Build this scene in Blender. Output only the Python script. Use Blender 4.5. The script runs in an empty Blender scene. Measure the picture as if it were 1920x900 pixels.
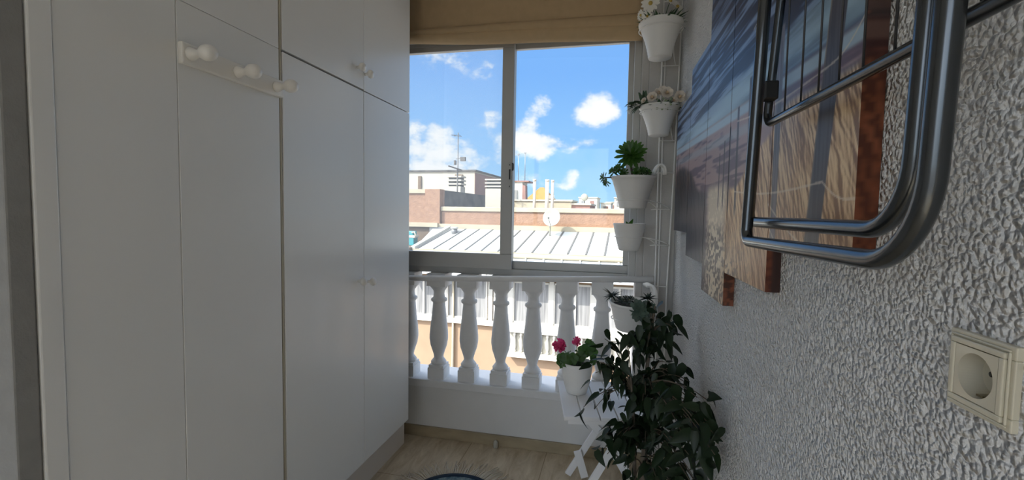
import bpy, bmesh, math, random
import numpy as np
from mathutils import Vector, Matrix
random.seed(7); rng = np.random.default_rng(7)
S = bpy.context.scene; COL = S.collection; PI = math.pi

# ------------------------------------------------------------------ camera
cam_d = bpy.data.cameras.new('camera'); cam = bpy.data.objects.new('camera', cam_d); COL.objects.link(cam)
right = Vector((0.97503335, 0.22142374, 0.01677796)); up = Vector((-0.02914264, 0.05269327, 0.99818542)); fwd = Vector((-0.22013786, 0.97375302, -0.05783056))
M = Matrix((right, up, -fwd)).transposed().to_4x4(); M.translation = Vector((0, 0, 1.4)); cam.matrix_world = M
cam_d.sensor_fit = 'HORIZONTAL'; cam_d.sensor_width = 36; cam_d.lens = 36 * 862.226 / 1920; cam_d.clip_start = 0.02; cam_d.clip_end = 500
S.camera = cam
S.view_settings.view_transform = 'Standard'; S.view_settings.look = 'None'; S.view_settings.gamma = 1; S.view_settings.use_curve_mapping = False
S.view_settings.exposure = 0.75
S.cycles.max_bounces = 14; S.cycles.diffuse_bounces = 7; S.cycles.transparent_max_bounces = 24; S.cycles.sample_clamp_indirect = 6; S.cycles.use_denoising = True
S.cycles.caustics_reflective = False; S.cycles.caustics_refractive = False

# ------------------------------------------------------------------ world sky
SKY_GAIN = 1.0
def make_world():
    w = bpy.data.worlds.new('sky'); S.world = w; w.use_nodes = True; nt = w.node_tree; nt.nodes.clear(); N = nt.nodes.new; L = nt.links.new
    def math_(op, a, b=None, c=None):
        n = N('ShaderNodeMath'); n.operation = op
        for i, v in enumerate((a, b, c)):
            if v is None: continue
            if isinstance(v, (int, float)): n.inputs[i].default_value = v
            else: L(v, n.inputs[i])
        return n.outputs[0]
    def mix(f, a, b):
        n = N('ShaderNodeMix'); n.data_type = 'RGBA'
        for s, v in (('Factor', f), ('A', a), ('B', b)):
            i = [q for q in n.inputs if q.name == s and (q.type == 'RGBA' if s != 'Factor' else q.type == 'VALUE')][0]
            if isinstance(v, (int, float)): i.default_value = v
            elif isinstance(v, tuple): i.default_value = (*v, 1)
            else: L(v, i)
        return [q for q in n.outputs if q.type == 'RGBA'][0]
    tc = N('ShaderNodeTexCoord').outputs['Generated']
    sp = N('ShaderNodeSeparateXYZ'); L(tc, sp.inputs[0]); X, Y, Z = sp.outputs
    el = math_('ARCSINE', math_('MAXIMUM', math_('MINIMUM', Z, 1.0), -1.0)); az = math_('ARCTAN2', X, Y)
    def noise(scale, detail, rough, stretch=2.0):
        m = N('ShaderNodeMapping'); m.inputs['Scale'].default_value = (1, 1, stretch); L(tc, m.inputs[0])
        n = N('ShaderNodeTexNoise'); n.inputs['Scale'].default_value = scale; n.inputs['Detail'].default_value = detail; n.inputs['Roughness'].default_value = rough
        L(m.outputs[0], n.inputs['Vector']); return n.outputs['Fac']
    n1 = noise(11, 8, .62, 1.5); n2 = noise(3.2, 6, .6, 2.5); n3 = noise(34, 5, .6, 1.4)
    r = N('ShaderNodeValToRGB'); L(math_('MULTIPLY', el, 1 / 1.2), r.inputs[0])
    e = r.color_ramp.elements; e[0].position = 0; e[0].color = (.30, .50, .66, 1); e[1].position = 1; e[1].color = (.12, .26, .52, 1)
    q = e.new(.10); q.color = (.20, .40, .66, 1); q = e.new(.24); q.color = (.140, .315, .64, 1)
    base = r.outputs[0]
    # cumulus puffs of this part of the sky: azimuth, elevation, half widths (degrees), strength
    puffs = [(-9.5, 13.0, 1.5, 1.4, .85), (-10.9, 11.0, 1.0, 1.5, .7), (-2.2, 13.2, 2.0, 1.6, .9), (-3.4, 11.6, 2.2, 1.2, .8), (-.6, 12.0, 1.4, .9, .6), (-11.6, 9.0, 2.0, 1.6, .9), (-8.8, 8.7, 2.2, 1.0, .8), (-9.6, 7.2, 2.0, .8, .75), (-5.6, 8.0, 2.4, .9, .75), (-3.6, 8.8, 1.4, .7, .6),
             (-15.8, 11.7, 1.6, 1.2, .85), (-14.2, 8.4, 1.5, 1.8, .8), (-22.0, 9.6, 2.4, 1.4, .85), (-25.4, 9.8, 1.4, 1.2, .7), (-23.6, 7.4, 3.6, 1.3, .85), (-20.6, 6.9, 2.0, .9, .7), (-18.4, 8.6, 1.8, 1.2, .65), (-24.6, 5.2, 4, 1.0, .75), (-16.6, 6.2, 3.0, 1.1, .62), (-21, 5.0, 4, .8, .6),
             (-23, 17.6, 5, 2.2, .58), (-17, 16.8, 3.0, 1.2, .42), (-5.4, 4.5, 1.0, .9, .8), (-6.2, 3.4, 1.6, .7, .6), (-10.8, 4.2, 2.4, .9, .58), (-8.6, 3.4, 1.8, .6, .5)]
    tot = None; dn = math_('MULTIPLY', math_('SUBTRACT', n1, .5), 4.0); dn = math_('ADD', dn, math_('MULTIPLY', math_('SUBTRACT', n3, .5), 2.0))
    for a, b, wa, wb, st in puffs:
        u = math_('MULTIPLY', math_('SUBTRACT', az, math.radians(a)), 1 / math.radians(wa)); v = math_('MULTIPLY', math_('SUBTRACT', el, math.radians(b)), 1 / math.radians(wb))
        d = math_('ADD', math_('MULTIPLY', u, u), math_('MULTIPLY', v, v))
        g = math_('MULTIPLY', math_('EXPONENT', math_('MULTIPLY', d, -.9)), st)
        tot = g if tot is None else math_('ADD', tot, g)
    # general cloud field over the rest of the sky
    far = math_('MAXIMUM', math_('MINIMUM', math_('MULTIPLY', math_('SUBTRACT', math_('ABSOLUTE', math_('ADD', az, .2)), .48), 3.0), 1.0), 0.0)
    high = math_('MAXIMUM', math_('MINIMUM', math_('MULTIPLY', math_('SUBTRACT', el, .40), 4.0), 1.0), 0.0)
    rest = math_('MULTIPLY', math_('MAXIMUM', far, high), math_('MULTIPLY', math_('SUBTRACT', n2, .40), 6))
    tot = math_('ADD', tot, math_('MAXIMUM', rest, 0))
    amp = math_('MINIMUM', math_('MULTIPLY', tot, 3.0), 1.0)
    dens = math_('ADD', math_('SUBTRACT', tot, .34), math_('MULTIPLY', math_('ADD', math_('MULTIPLY', math_('SUBTRACT', n1, .5), 2.6), math_('MULTIPLY', math_('SUBTRACT', n3, .5), .9)), amp))
    rr = N('ShaderNodeValToRGB'); L(dens, rr.inputs[0]); e = rr.color_ramp.elements
    e[0].position = .02; e[0].color = (0, 0, 0, 1); e[1].position = .62; e[1].color = (1, 1, 1, 1); rr.color_ramp.interpolation = 'EASE'
    shade = N('ShaderNodeValToRGB'); L(math_('ADD', math_('MULTIPLY', dens, .75), math_('MULTIPLY', n3, .35)), shade.inputs[0]); e = shade.color_ramp.elements
    e[0].position = .12; e[0].color = (.44, .53, .62, 1); e[1].position = .80; e[1].color = (.70, .69, .68, 1)
    col = mix(math_('MULTIPLY', rr.outputs[0], .93), base, shade.outputs[0])
    # sky brightened on the sun side, behind the viewer, as added fill for the room
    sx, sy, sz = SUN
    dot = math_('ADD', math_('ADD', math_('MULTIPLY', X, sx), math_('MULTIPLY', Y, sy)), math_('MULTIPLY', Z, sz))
    fill_glow = math_('MULTIPLY', math_('POWER', math_('MAXIMUM', dot, 0), 3), FILL_GLOW)
    strength = math_('ADD', SKY_GAIN, fill_glow)
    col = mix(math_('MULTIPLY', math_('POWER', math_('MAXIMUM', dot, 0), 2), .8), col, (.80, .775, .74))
    ground = math_('LESS_THAN', Z, -.02)
    col = mix(ground, col, (.30, .28, .25))
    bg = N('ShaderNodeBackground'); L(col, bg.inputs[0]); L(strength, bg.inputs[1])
    o = N('ShaderNodeOutputWorld'); L(bg.outputs[0], o.inputs[0])
SUN = Vector((-.60, -.42, .68)).normalized(); FILL_GLOW = 6.0
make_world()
sd = bpy.data.lights.new('sun', 'SUN'); sd.energy = 5.0; sd.angle = .009; sd.color = (1, .95, .86)
so = bpy.data.objects.new('sun', sd); COL.objects.link(so); so.rotation_euler = SUN.to_track_quat('Z', 'Y').to_euler(); so.location = (-20, -20, 30)

# ------------------------------------------------------------------ helpers
def tag(o, label=None, cat=None, group=None, kind=None):
    for k, v in (('label', label), ('category', cat), ('group', group), ('kind', kind)):
        if v: o[k] = v
    return o
def empty(name, loc=(0, 0, 0), rz=0, label=None, cat=None, group=None):
    o = bpy.data.objects.new(name, None); COL.objects.link(o); o.location = loc; o.rotation_euler = (0, 0, rz); o.empty_display_size = .05
    return tag(o, label, cat, group)
class MB:
    def __init__(s): s.v = []; s.f = []; s.sm = []
    def add(s, vs, fs, smooth=False):
        b = len(s.v); s.v += [tuple(p) for p in vs]; s.f += [tuple(i + b for i in f) for f in fs]; s.sm += [smooth] * len(fs); return s
    def box(s, x0, x1, y0, y1, z0, z1):
        return s.hexa([(x0, y0, z0), (x1, y0, z0), (x1, y1, z0), (x0, y1, z0), (x0, y0, z1), (x1, y0, z1), (x1, y1, z1), (x0, y1, z1)])
    def hexa(s, p): return s.add(p, [(3, 2, 1, 0), (4, 5, 6, 7), (0, 1, 5, 4), (1, 2, 6, 5), (2, 3, 7, 6), (3, 0, 4, 7)])
    def beam(s, a, b, w, h, upv=(0, 0, 1)):
        a = Vector(a); b = Vector(b); d = (b - a).normalized(); u = Vector(upv); sd_ = d.cross(u)
        if sd_.length < 1e-4: sd_ = d.cross(Vector((1, 0, 0)))
        sd_.normalize(); u = sd_.cross(d); P = []
        for q in (a, b):
            for i, j in ((-1, -1), (1, -1), (1, 1), (-1, 1)): P.append(q + sd_ * (i * w / 2) + u * (j * h / 2))
        return s.add(P, [(3, 2, 1, 0), (4, 5, 6, 7), (0, 1, 5, 4), (1, 2, 6, 5), (2, 3, 7, 6), (3, 0, 4, 7)])
    def tube(s, pts, r, n=10, closed=False, smooth=True):
        pts = [Vector(p) for p in pts]; m = len(pts); rs = r if isinstance(r, (list, tuple)) else [r] * m; V = []; prev = None
        for i, p in enumerate(pts):
            if closed: t = pts[(i + 1) % m] - pts[i - 1]
            else: t = pts[min(i + 1, m - 1)] - pts[max(i - 1, 0)]
            t.normalize()
            if prev is None:
                nrm = t.orthogonal().normalized()
            else:
                nrm = prev - t * prev.dot(t); nrm.normalize()
            prev = nrm; bn = t.cross(nrm)
            for k in range(n):
                a = 2 * PI * k / n; V.append(p + (nrm * math.cos(a) + bn * math.sin(a)) * rs[i])
        F = []
        for i in range(m if closed else m - 1):
            j = (i + 1) % m
            for k in range(n): F.append((i * n + k, i * n + (k + 1) % n, j * n + (k + 1) % n, j * n + k))
        if not closed: F += [tuple(range(n - 1, -1, -1)), tuple((m - 1) * n + k for k in range(n))]
        return s.add(V, F, smooth)
    def lathe(s, prof, n=32, c=(0, 0, 0), axis='z', sx=1, sy=1, smooth=True):
        V = []; F = []; m = len(prof)
        for r, h in prof:
            for k in range(n):
                a = 2 * PI * k / n; x, y = r * math.cos(a) * sx, r * math.sin(a) * sy
                p = (x, y, h) if axis == 'z' else ((h, x, y) if axis == 'x' else (x, h, y))
                V.append((p[0] + c[0], p[1] + c[1], p[2] + c[2]))
        for i in range(m - 1):
            for k in range(n): F.append((i * n + k, i * n + (k + 1) % n, (i + 1) * n + (k + 1) % n, (i + 1) * n + k))
        if prof[0][0] > 1e-5: F.append(tuple(range(n - 1, -1, -1)))
        if prof[-1][0] > 1e-5: F.append(tuple((m - 1) * n + k for k in range(n)))
        return s.add(V, F, smooth)
    def ball(s, c, r, n=12, m=8, sc=(1, 1, 1)):
        prof = [(max(math.sin(PI * i / m) * r, 1e-6), -math.cos(PI * i / m) * r) for i in range(m + 1)]
        b = len(s.v); s.lathe(prof, n)
        for i in range(b, len(s.v)):
            x, y, z = s.v[i]; s.v[i] = (x * sc[0] + c[0], y * sc[1] + c[1], z * sc[2] + c[2])
        return s
    def xf(s, fn): s.v = [tuple(fn(Vector(p))) for p in s.v]; return s
    def build(s, name, mat, parent=None, bevel=0, seg=2, sub=0, loc=None):
        me = bpy.data.meshes.new(name); me.from_pydata(s.v, [], s.f)
        for p, q in zip(me.polygons, s.sm): p.use_smooth = q
        bm = bmesh.new(); bm.from_mesh(me); bmesh.ops.recalc_face_normals(bm, faces=bm.faces); bm.to_mesh(me); bm.free()
        o = bpy.data.objects.new(name, me); COL.objects.link(o); me.materials.append(mat)
        if parent: o.parent = parent
        if loc: o.location = loc
        if bevel:
            b = o.modifiers.new('bevel', 'BEVEL'); b.width = bevel; b.segments = seg; b.limit_method = 'ANGLE'; b.angle_limit = .6
        if sub:
            m_ = o.modifiers.new('sub', 'SUBSURF'); m_.levels = sub; m_.render_levels = sub
        return o
def arc(c, r, a0, a1, n, e1, e2):
    c = Vector(c); e1 = Vector(e1); e2 = Vector(e2)
    return [c + e1 * (r * math.cos(a0 + (a1 - a0) * i / n)) + e2 * (r * math.sin(a0 + (a1 - a0) * i / n)) for i in range(n + 1)]
def ring(c, r, n=32, sy=1): return [(c[0] + r * math.cos(2 * PI * i / n), c[1] + r * sy * math.sin(2 * PI * i / n), c[2]) for i in range(n)]
def bez(p0, p1, p2, n=8):
    p0, p1, p2 = Vector(p0), Vector(p1), Vector(p2)
    return [p0 * (1 - t) ** 2 + p1 * 2 * t * (1 - t) + p2 * t * t for t in [i / n for i in range(n + 1)]]
def srgb(r, g, b):
    return tuple((c / 12.92 if c <= .04045 else ((c + .055) / 1.055) ** 2.4) for c in (r / 255, g / 255, b / 255))
def mat(name, col, rough=.6, metal=0, spec=.5, var=0, vscale=8, vcol=None, bump=0, bscale=60, coat=0, detail=4, stretch=None, trans=0, sheen=0, distort=0):
    m = bpy.data.materials.new(name); m.use_nodes = True; nt = m.node_tree; b = nt.nodes['Principled BSDF']
    b.inputs['Base Color'].default_value = (*col, 1); b.inputs['Roughness'].default_value = rough; b.inputs['Metallic'].default_value = metal
    b.inputs['Specular IOR Level'].default_value = spec; b.inputs['Coat Weight'].default_value = coat
    tc = nt.nodes.new('ShaderNodeTexCoord')
    src = tc.outputs['Object']
    if stretch:
        mp = nt.nodes.new('ShaderNodeMapping'); mp.inputs['Scale'].default_value = stretch; nt.links.new(src, mp.inputs[0]); src = mp.outputs[0]
    if vcol is None and var: vcol = tuple(max(c * (1 - var), 0) for c in col)
    if vcol:
        n = nt.nodes.new('ShaderNodeTexNoise'); n.inputs['Scale'].default_value = vscale; n.inputs['Detail'].default_value = detail; n.inputs['Distortion'].default_value = distort; nt.links.new(src, n.inputs['Vector'])
        r = nt.nodes.new('ShaderNodeValToRGB'); r.color_ramp.elements[0].position = .32; r.color_ramp.elements[1].position = .68
        r.color_ramp.elements[0].color = (*col, 1); r.color_ramp.elements[1].color = (*vcol, 1)
        nt.links.new(n.outputs['Fac'], r.inputs[0]); nt.links.new(r.outputs[0], b.inputs['Base Color'])
    if bump:
        n = nt.nodes.new('ShaderNodeTexNoise'); n.inputs['Scale'].default_value = bscale; n.inputs['Detail'].default_value = 3; nt.links.new(src, n.inputs['Vector'])
        bp = nt.nodes.new('ShaderNodeBump'); bp.inputs['Strength'].default_value = 1; bp.inputs['Distance'].default_value = bump
        nt.links.new(n.outputs['Fac'], bp.inputs['Height']); nt.links.new(bp.outputs[0], b.inputs['Normal'])
    if trans:
        t = nt.nodes.new('ShaderNodeBsdfTranslucent'); t.inputs[0].default_value = (*(min(1, c * 2.2) for c in col), 1)
        mx = nt.nodes.new('ShaderNodeMixShader'); mx.inputs[0].default_value = trans
        nt.links.new(b.outputs[0], mx.inputs[1]); nt.links.new(t.outputs[0], mx.inputs[2]); nt.links.new(mx.outputs[0], nt.nodes['Material Output'].inputs[0])
    return m
def glass_mat(name, refl=.06, haze=0.0):
    m = bpy.data.materials.new(name); m.use_nodes = True; nt = m.node_tree; nt.nodes.clear(); N = nt.nodes.new
    t = N('ShaderNodeBsdfTransparent'); t.inputs[0].default_value = (.97, .98, .98, 1); g = N('ShaderNodeBsdfGlossy'); g.inputs['Roughness'].default_value = .02
    mx = N('ShaderNodeMixShader'); mx.inputs[0].default_value = refl; nt.links.new(t.outputs[0], mx.inputs[1]); nt.links.new(g.outputs[0], mx.inputs[2]); out = mx.outputs[0]
    if haze:
        d = N('ShaderNodeBsdfTranslucent'); d.inputs[0].default_value = (.85, .9, .9, 1); m2 = N('ShaderNodeMixShader'); m2.inputs[0].default_value = haze
        nt.links.new(out, m2.inputs[1]); nt.links.new(d.outputs[0], m2.inputs[2]); out = m2.outputs[0]
    o = N('ShaderNodeOutputMaterial'); nt.links.new(out, o.inputs[0]); return m

# ------------------------------------------------------------------ materials
WHITE = (.78, .77, .74)
m_lam = mat('white_laminate', (.82, .82, .80), rough=.33, spec=.6, coat=.15)
m_edge = mat('beige_edge', (.50, .45, .34), rough=.5)
m_gap = mat('dark_gap', (.05, .045, .04), rough=.8)
m_plinth = mat('plinth_white', (.66, .62, .58), rough=.5)
m_knob = mat('white_gloss_paint', (.82, .80, .75), rough=.28, coat=.3)
m_wall = mat('painted_wall', (.72, .715, .695), rough=.85, var=.06, vscale=5, bump=.0006, bscale=120)
m_dwall = mat('rough_shaded_wall', (.30, .295, .285), rough=.9, var=.12, vscale=20, bump=.001, bscale=160)  # grey carries the shade of the wall end turned from the window
m_pier = mat('pier_wall', (.55, .535, .51), rough=.9, var=.10, vscale=9, bump=.001, bscale=90)
m_ceil = mat('ceiling_white', (.80, .79, .77), rough=.9)
m_plaster = mat('balustrade_white', (.78, .78, .77), rough=.75, var=.05, vscale=14, bump=.0008, bscale=70)
m_alu = mat('grey_aluminium', (.48, .48, .46), rough=.45, metal=.15)
m_alud = mat('dark_slot', (.03, .03, .03), rough=.6)
m_pot = mat('white_planter', (.78, .77, .74), rough=.5)
m_wire = mat('white_wire', (.84, .83, .80), rough=.4)
m_soil = mat('potting_soil', (.03, .022, .016), rough=.95, var=.5, vscale=60, bump=.004, bscale=90)
m_leaf = mat('fig_leaf', (.014, .030, .011), rough=.45, spec=.3, var=.45, vscale=14, trans=.06)
m_aeon = mat('aeonium_leaf', (.05, .13, .02), rough=.4, var=.3, vscale=30, trans=.22)
m_succ = mat('grey_green_succulent', (.10, .15, .11), rough=.55, var=.35, vscale=40)
m_spiky = mat('dark_succulent', (.035, .055, .035), rough=.5, var=.3, vscale=40)
m_geran = mat('geranium_leaf', (.05, .12, .025), rough=.5, var=.4, vscale=30, trans=.25)
m_sleaf = mat('silk_leaf', (.05, .105, .05), rough=.55, var=.4, vscale=30, trans=.15)
m_petal = mat('white_petal', (.85, .83, .76), rough=.6, trans=.15)
m_rose = mat('cream_rose', (.84, .78, .70), rough=.6, var=.12, vscale=60)
m_bud = mat('pale_green_bud', (.30, .36, .22), rough=.6)
m_dcent = mat('daisy_centre', (.50, .36, .08), rough=.7)
m_rcent = mat('rose_heart', (.62, .46, .28), rough=.7)
m_pink = mat('pink_petal', (.75, .07, .22), rough=.55, var=.25, vscale=60, trans=.25)
m_bark = mat('pale_bark', (.20, .16, .12), rough=.9, var=.4, vscale=30, bump=.002, bscale=60)
m_twig = mat('twig', (.10, .075, .05), rough=.8)
m_table = mat('white_painted_wood', (.80, .80, .80), rough=.5)
m_steel = mat('dark_steel_tube', (.085, .092, .098), rough=.22, metal=.85)
m_steelw = mat('dark_wire', (.06, .06, .065), rough=.4, metal=.6)
m_black = mat('black_plastic', (.012, .012, .012), rough=.5)
m_sock = mat('ivory_plastic', (.62, .58, .46), rough=.3, coat=.2)
m_sockin = mat('ivory_plastic_well', (.50, .47, .38), rough=.35)
m_brass = mat('contact_metal', (.35, .30, .2), rough=.3, metal=1)
m_blind = mat('tan_blind', (.58, .42, .245), rough=.9, var=.08, vscale=25, trans=.10, bump=.0004, bscale=500)
m_rug = mat('rug_teal', (.03, .10, .15), rough=.95, vcol=(.30, .38, .38), vscale=55, bump=.003, bscale=200)
m_rugb = mat('rug_border_navy', (.012, .03, .055), rough=.95, bump=.003, bscale=200)
m_fringe = mat('rug_fringe', (.66, .60, .50), rough=.95)
m_skirt = mat('tile_skirting', (.40, .325, .21), rough=.45, var=.25, vscale=7, stretch=(1, 1, 3))
m_plug = mat('frosted_plastic', (.42, .40, .33), rough=.3)

def stucco():
    m = mat('stucco_white', (.80, .80, .795), rough=.85); nt = m.node_tree; b = nt.nodes['Principled BSDF']; N = nt.nodes.new; L = nt.links.new
    tc = N('ShaderNodeTexCoord'); n0 = N('ShaderNodeTexNoise'); n0.inputs['Scale'].default_value = 55; n0.inputs['Detail'].default_value = 2; L(tc.outputs['Object'], n0.inputs['Vector'])
    mx = N('ShaderNodeMix'); mx.data_type = 'VECTOR'; mx.inputs[0].default_value = .012
    L(tc.outputs['Object'], mx.inputs[4]); L(n0.outputs['Color'], mx.inputs[5])
    v = N('ShaderNodeTexVoronoi'); v.feature = 'SMOOTH_F1'; v.inputs['Scale'].default_value = 145; v.inputs['Smoothness'].default_value = .7; L(mx.outputs[1], v.inputs['Vector'])
    n = N('ShaderNodeTexNoise'); n.inputs['Scale'].default_value = 130; n.inputs['Detail'].default_value = 2; n.inputs['Roughness'].default_value = .55; L(tc.outputs['Object'], n.inputs['Vector'])
    a = N('ShaderNodeMath'); a.operation = 'MULTIPLY_ADD'; a.inputs[1].default_value = -1.5; L(v.outputs['Distance'], a.inputs[0]); nm_ = N('ShaderNodeMath'); nm_.operation = 'MULTIPLY'; nm_.inputs[1].default_value = .55; L(n.outputs['Fac'], nm_.inputs[0]); L(nm_.outputs[0], a.inputs[2])
    bp = N('ShaderNodeBump'); bp.inputs['Strength'].default_value = 1.0; bp.inputs['Distance'].default_value = .012; L(a.outputs[0], bp.inputs['Height']); L(bp.outputs[0], b.inputs['Normal'])
    return m
m_stucco = stucco()
def tiles():
    m = mat('travertine_tiles', (.56, .46, .32), rough=.42); nt = m.node_tree; b = nt.nodes['Principled BSDF']; N = nt.nodes.new; L = nt.links.new
    tc = N('ShaderNodeTexCoord'); mp = N('ShaderNodeMapping'); mp.inputs['Scale'].default_value = (9, 2.2, 1); mp.inputs['Rotation'].default_value = (0, 0, .5); L(tc.outputs['Object'], mp.inputs[0])
    n = N('ShaderNodeTexNoise'); n.inputs['Scale'].default_value = 2.2; n.inputs['Detail'].default_value = 7; n.inputs['Roughness'].default_value = .65; n.inputs['Distortion'].default_value = .8; L(mp.outputs[0], n.inputs['Vector'])
    r = N('ShaderNodeValToRGB'); e = r.color_ramp.elements; e[0].position = .3; e[0].color = (.40, .31, .20, 1); e[1].position = .66; e[1].color = (.64, .55, .41, 1); L(n.outputs['Fac'], r.inputs[0])
    br = N('ShaderNodeTexBrick'); br.offset = 0; br.inputs['Scale'].default_value = 1; br.inputs['Brick Width'].default_value = .46; br.inputs['Row Height'].default_value = .46
    br.inputs['Mortar Size'].default_value = .0022; br.inputs['Color1'].default_value = (1, 1, 1, 1); br.inputs['Color2'].default_value = (1, 1, 1, 1); br.inputs['Mortar'].default_value = (.55, .5, .42, 1)
    m2 = N('ShaderNodeMapping'); m2.inputs['Location'].default_value = (.36, .12, 0); L(tc.outputs['Object'], m2.inputs[0]); L(m2.outputs[0], br.inputs['Vector'])
    mu = N('ShaderNodeMix'); mu.data_type = 'RGBA'; mu.blend_type = 'MULTIPLY'; mu.inputs[0].default_value = 1; L(r.outputs[0], mu.inputs[6]); L(br.outputs['Color'], mu.inputs[7]); L(mu.outputs[2], b.inputs['Base Color'])
    return m
m_tiles = tiles()
g_clear = glass_mat('window_glass', .03); g_hazy = glass_mat('window_glass_dusty', .035, .10)

def struct(o): o['kind'] = 'structure'; return o
# ------------------------------------------------------------------ room shell
def xw(y): return .3783 - .026 * y            # the right wall is slightly out of square
D = 2.624; WX = -1.141
struct(MB().box(-2.7, .46, -2.3, D + .02, -.12, 0).build('floor', m_tiles))
struct(MB().box(-2.7, .50, -2.3, D + .3, 2.72, 2.84).build('ceiling', m_ceil))
ya, yb = -2.3, D + .25
wr = MB()
def wall_piece(y0, y1, z0, z1, d0=0, d1=.15): wr.hexa([(xw(y0) + d0, y0, z0), (xw(y0) + d1, y0, z0), (xw(y1) + d1, y1, z0), (xw(y1) + d0, y1, z0), (xw(y0) + d0, y0, z1), (xw(y0) + d1, y0, z1), (xw(y1) + d1, y1, z1), (xw(y1) + d0, y1, z1)])
SH = .0240; SY, SZ = .545, 1.245                    # a real hole for the socket's box
wall_piece(ya, SY - SH, 0, 2.72); wall_piece(SY + SH, yb, 0, 2.72); wall_piece(SY - SH, SY + SH, 0, SZ - SH); wall_piece(SY - SH, SY + SH, SZ + SH, 2.72); wall_piece(SY - SH, SY + SH, SZ - SH, SZ + SH, .05)
struct(wr.build('wall_right', m_stucco))
fw = MB().box(-1.9, .31, D, D + .22, 0, .315)                         # parapet below the balusters
struct(fw.build('wall_front', m_wall))
struct(MB().box(-1.9, .31, D - .012, D + .26, .315, .362).build('trim_1', m_plaster, bevel=.004))   # coping slab
p = MB().box(.150, .311, D, D + .22, .362, 2.72).box(.112, .150, D + .012, D + .22, .362, 2.72)
struct(p.build('wall_front_pier', m_pier, bevel=.003)); bpy.data.objects['wall_front_pier'].name = 'wall_front_right'
struct(MB().box(-1.9, .112, D + .02, D + .20, 2.42, 2.72).build('wall_front_lintel', m_pier)); bpy.data.objects['wall_front_lintel'].name = 'wall_front_top'
struct(MB().box(-1.7, .308, D - .014, D, 0, .066).build('baseboard_front', m_skirt, bevel=.002))
# wall end to the left of the wardrobe, and the room behind the viewer
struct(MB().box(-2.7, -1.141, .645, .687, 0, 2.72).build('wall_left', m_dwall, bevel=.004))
struct(MB().box(-2.82, -2.7, -2.3, .687, 0, 2.72).build('wall_left_rear', m_wall)); bpy.data.objects['wall_left_rear'].name = 'wall_side'
bw = MB().box(-2.7, -2.62, -2.42, -2.3, 0, 2.72).box(-.1, .46, -2.42, -2.3, 0, 2.72).box(-2.62, -.1, -2.42, -2.3, 2.56, 2.72)
struct(bw.build('wall_back', m_wall))
struct(MB().box(-1.9, -1.78, .687, D + .25, 0, 2.72).build('wall_behind_wardrobe', m_wall)); bpy.data.objects['wall_behind_wardrobe'].name = 'wall_far_left'

# unseen window added in the back wall, behind the viewer, for fill daylight
wb = struct(MB().box(-2.62, -.1, -2.40, -2.32, 0, .06).box(-2.62, -.1, -2.40, -2.32, 2.50, 2.56).box(-2.62, -2.56, -2.40, -2.32, .06, 2.50).box(-.16, -.1, -2.40, -2.32, .06, 2.50).box(-1.39, -1.33, -2.40, -2.32, .06, 2.50).build('window_fill', m_alu))
struct(MB().box(-2.56, -.16, -2.365, -2.359, .06, 2.50).build('pane', g_clear, wb))

# front window: aluminium sliding sashes over the balustrade
Y0, Y1 = D + .05, D + .13
w1 = MB().box(-1.9, .106, Y0 + .03, Y1 + .03, 1.022, 1.062)            # bottom track
w1.box(-1.9, .106, Y0 - .005, Y1 + .04, 2.40, 2.45); w1.box(.072, .112, Y0 - .01, Y1 + .03, 1.04, 2.42)
win = struct(w1.build('window_1', m_alu, bevel=.003))
def sash(x0, x1, y0, y1, z0, z1, st=.05, sb=.045, left=None):
    l = left or st
    m = MB().box(x0, x1, y0, y1, z0, z0 + sb).box(x0, x1, y0, y1, z1 - .04, z1).box(x0, x0 + l, y0, y1, z0 + sb, z1 - .04).box(x1 - st, x1, y0, y1, z0 + sb, z1 - .04)
    return m
struct(sash(-1.86, -.607, Y0, Y0 + .032, 1.062, 2.41, st=.072, sb=.092).build('sash', m_alu, win, bevel=.003))
struct(MB().box(-1.81, -.675, Y0 + .013, Y0 + .018, 1.15, 2.375).build('pane', g_hazy, win))
struct(sash(-.668, .074, Y0 + .045, Y0 + .075, 1.062, 2.41, st=.032, sb=.048, left=.058).build('sash', m_alu, win, bevel=.003))
struct(MB().box(-.615, .045, Y0 + .056, Y0 + .061, 1.10, 2.375).build('pane', g_clear, win))
lt = struct(MB().box(-.632, -.616, Y0 - .006, Y0, 1.545, 1.700).build('latch', m_alu, win, bevel=.002))
struct(MB().box(-.628, -.620, Y0 - .0075, Y0 - .005, 1.60, 1.66).box(-.627, -.622, Y0 - .0075, Y0 - .005, 1.682, 1.690).box(-.627, -.622, Y0 - .0075, Y0 - .005, 1.555, 1.563).build('slot', m_alud, lt))
struct(MB().tube([(-.610, Y0 + .005, 1.655), (-.604, Y0 - .008, 1.66), (-.604, Y0 - .008, 1.69), (-.610, Y0 + .005, 1.695)], .005).build('catch', m_alud, lt))

# ------------------------------------------------------------------ balustrade
bal = empty('balustrade', (-.6, 2.69, .362), label='white moulded balustrade with a row of bulbous balusters below the window', cat='balustrade')
def loc_par(o, par): o.parent = par; o.matrix_parent_inverse = Matrix.Translation(par.location).inverted() if par.rotation_euler.z == 0 else par.matrix_world.inverted(); return o
bprof = [(.047, .085), (.049, .10), (.040, .112), (.030, .125), (.031, .14), (.040, .17), (.052, .205), (.058, .245), (.058, .27), (.054, .32), (.047, .38), (.041, .44), (.039, .465),
         (.039, .478), (.048, .483), (.051, .492), (.048, .501), (.037, .506), (.033, .53), (.034, .545), (.045, .562), (.058, .578), (.060, .59)]
def baluster(x):
    m = MB().box(x - .053, x + .053, 2.637, 2.743, .362, .43)
    m.box(x - .048, x + .048, 2.642, 2.738, .43, .447)
    m.lathe([(r * 1.0, h + .362) for r, h in bprof], 28, (x, 2.69, 0))
    m.box(x - .060, x + .060, 2.630, 2.750, .945, 1.022)
    return m
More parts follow.
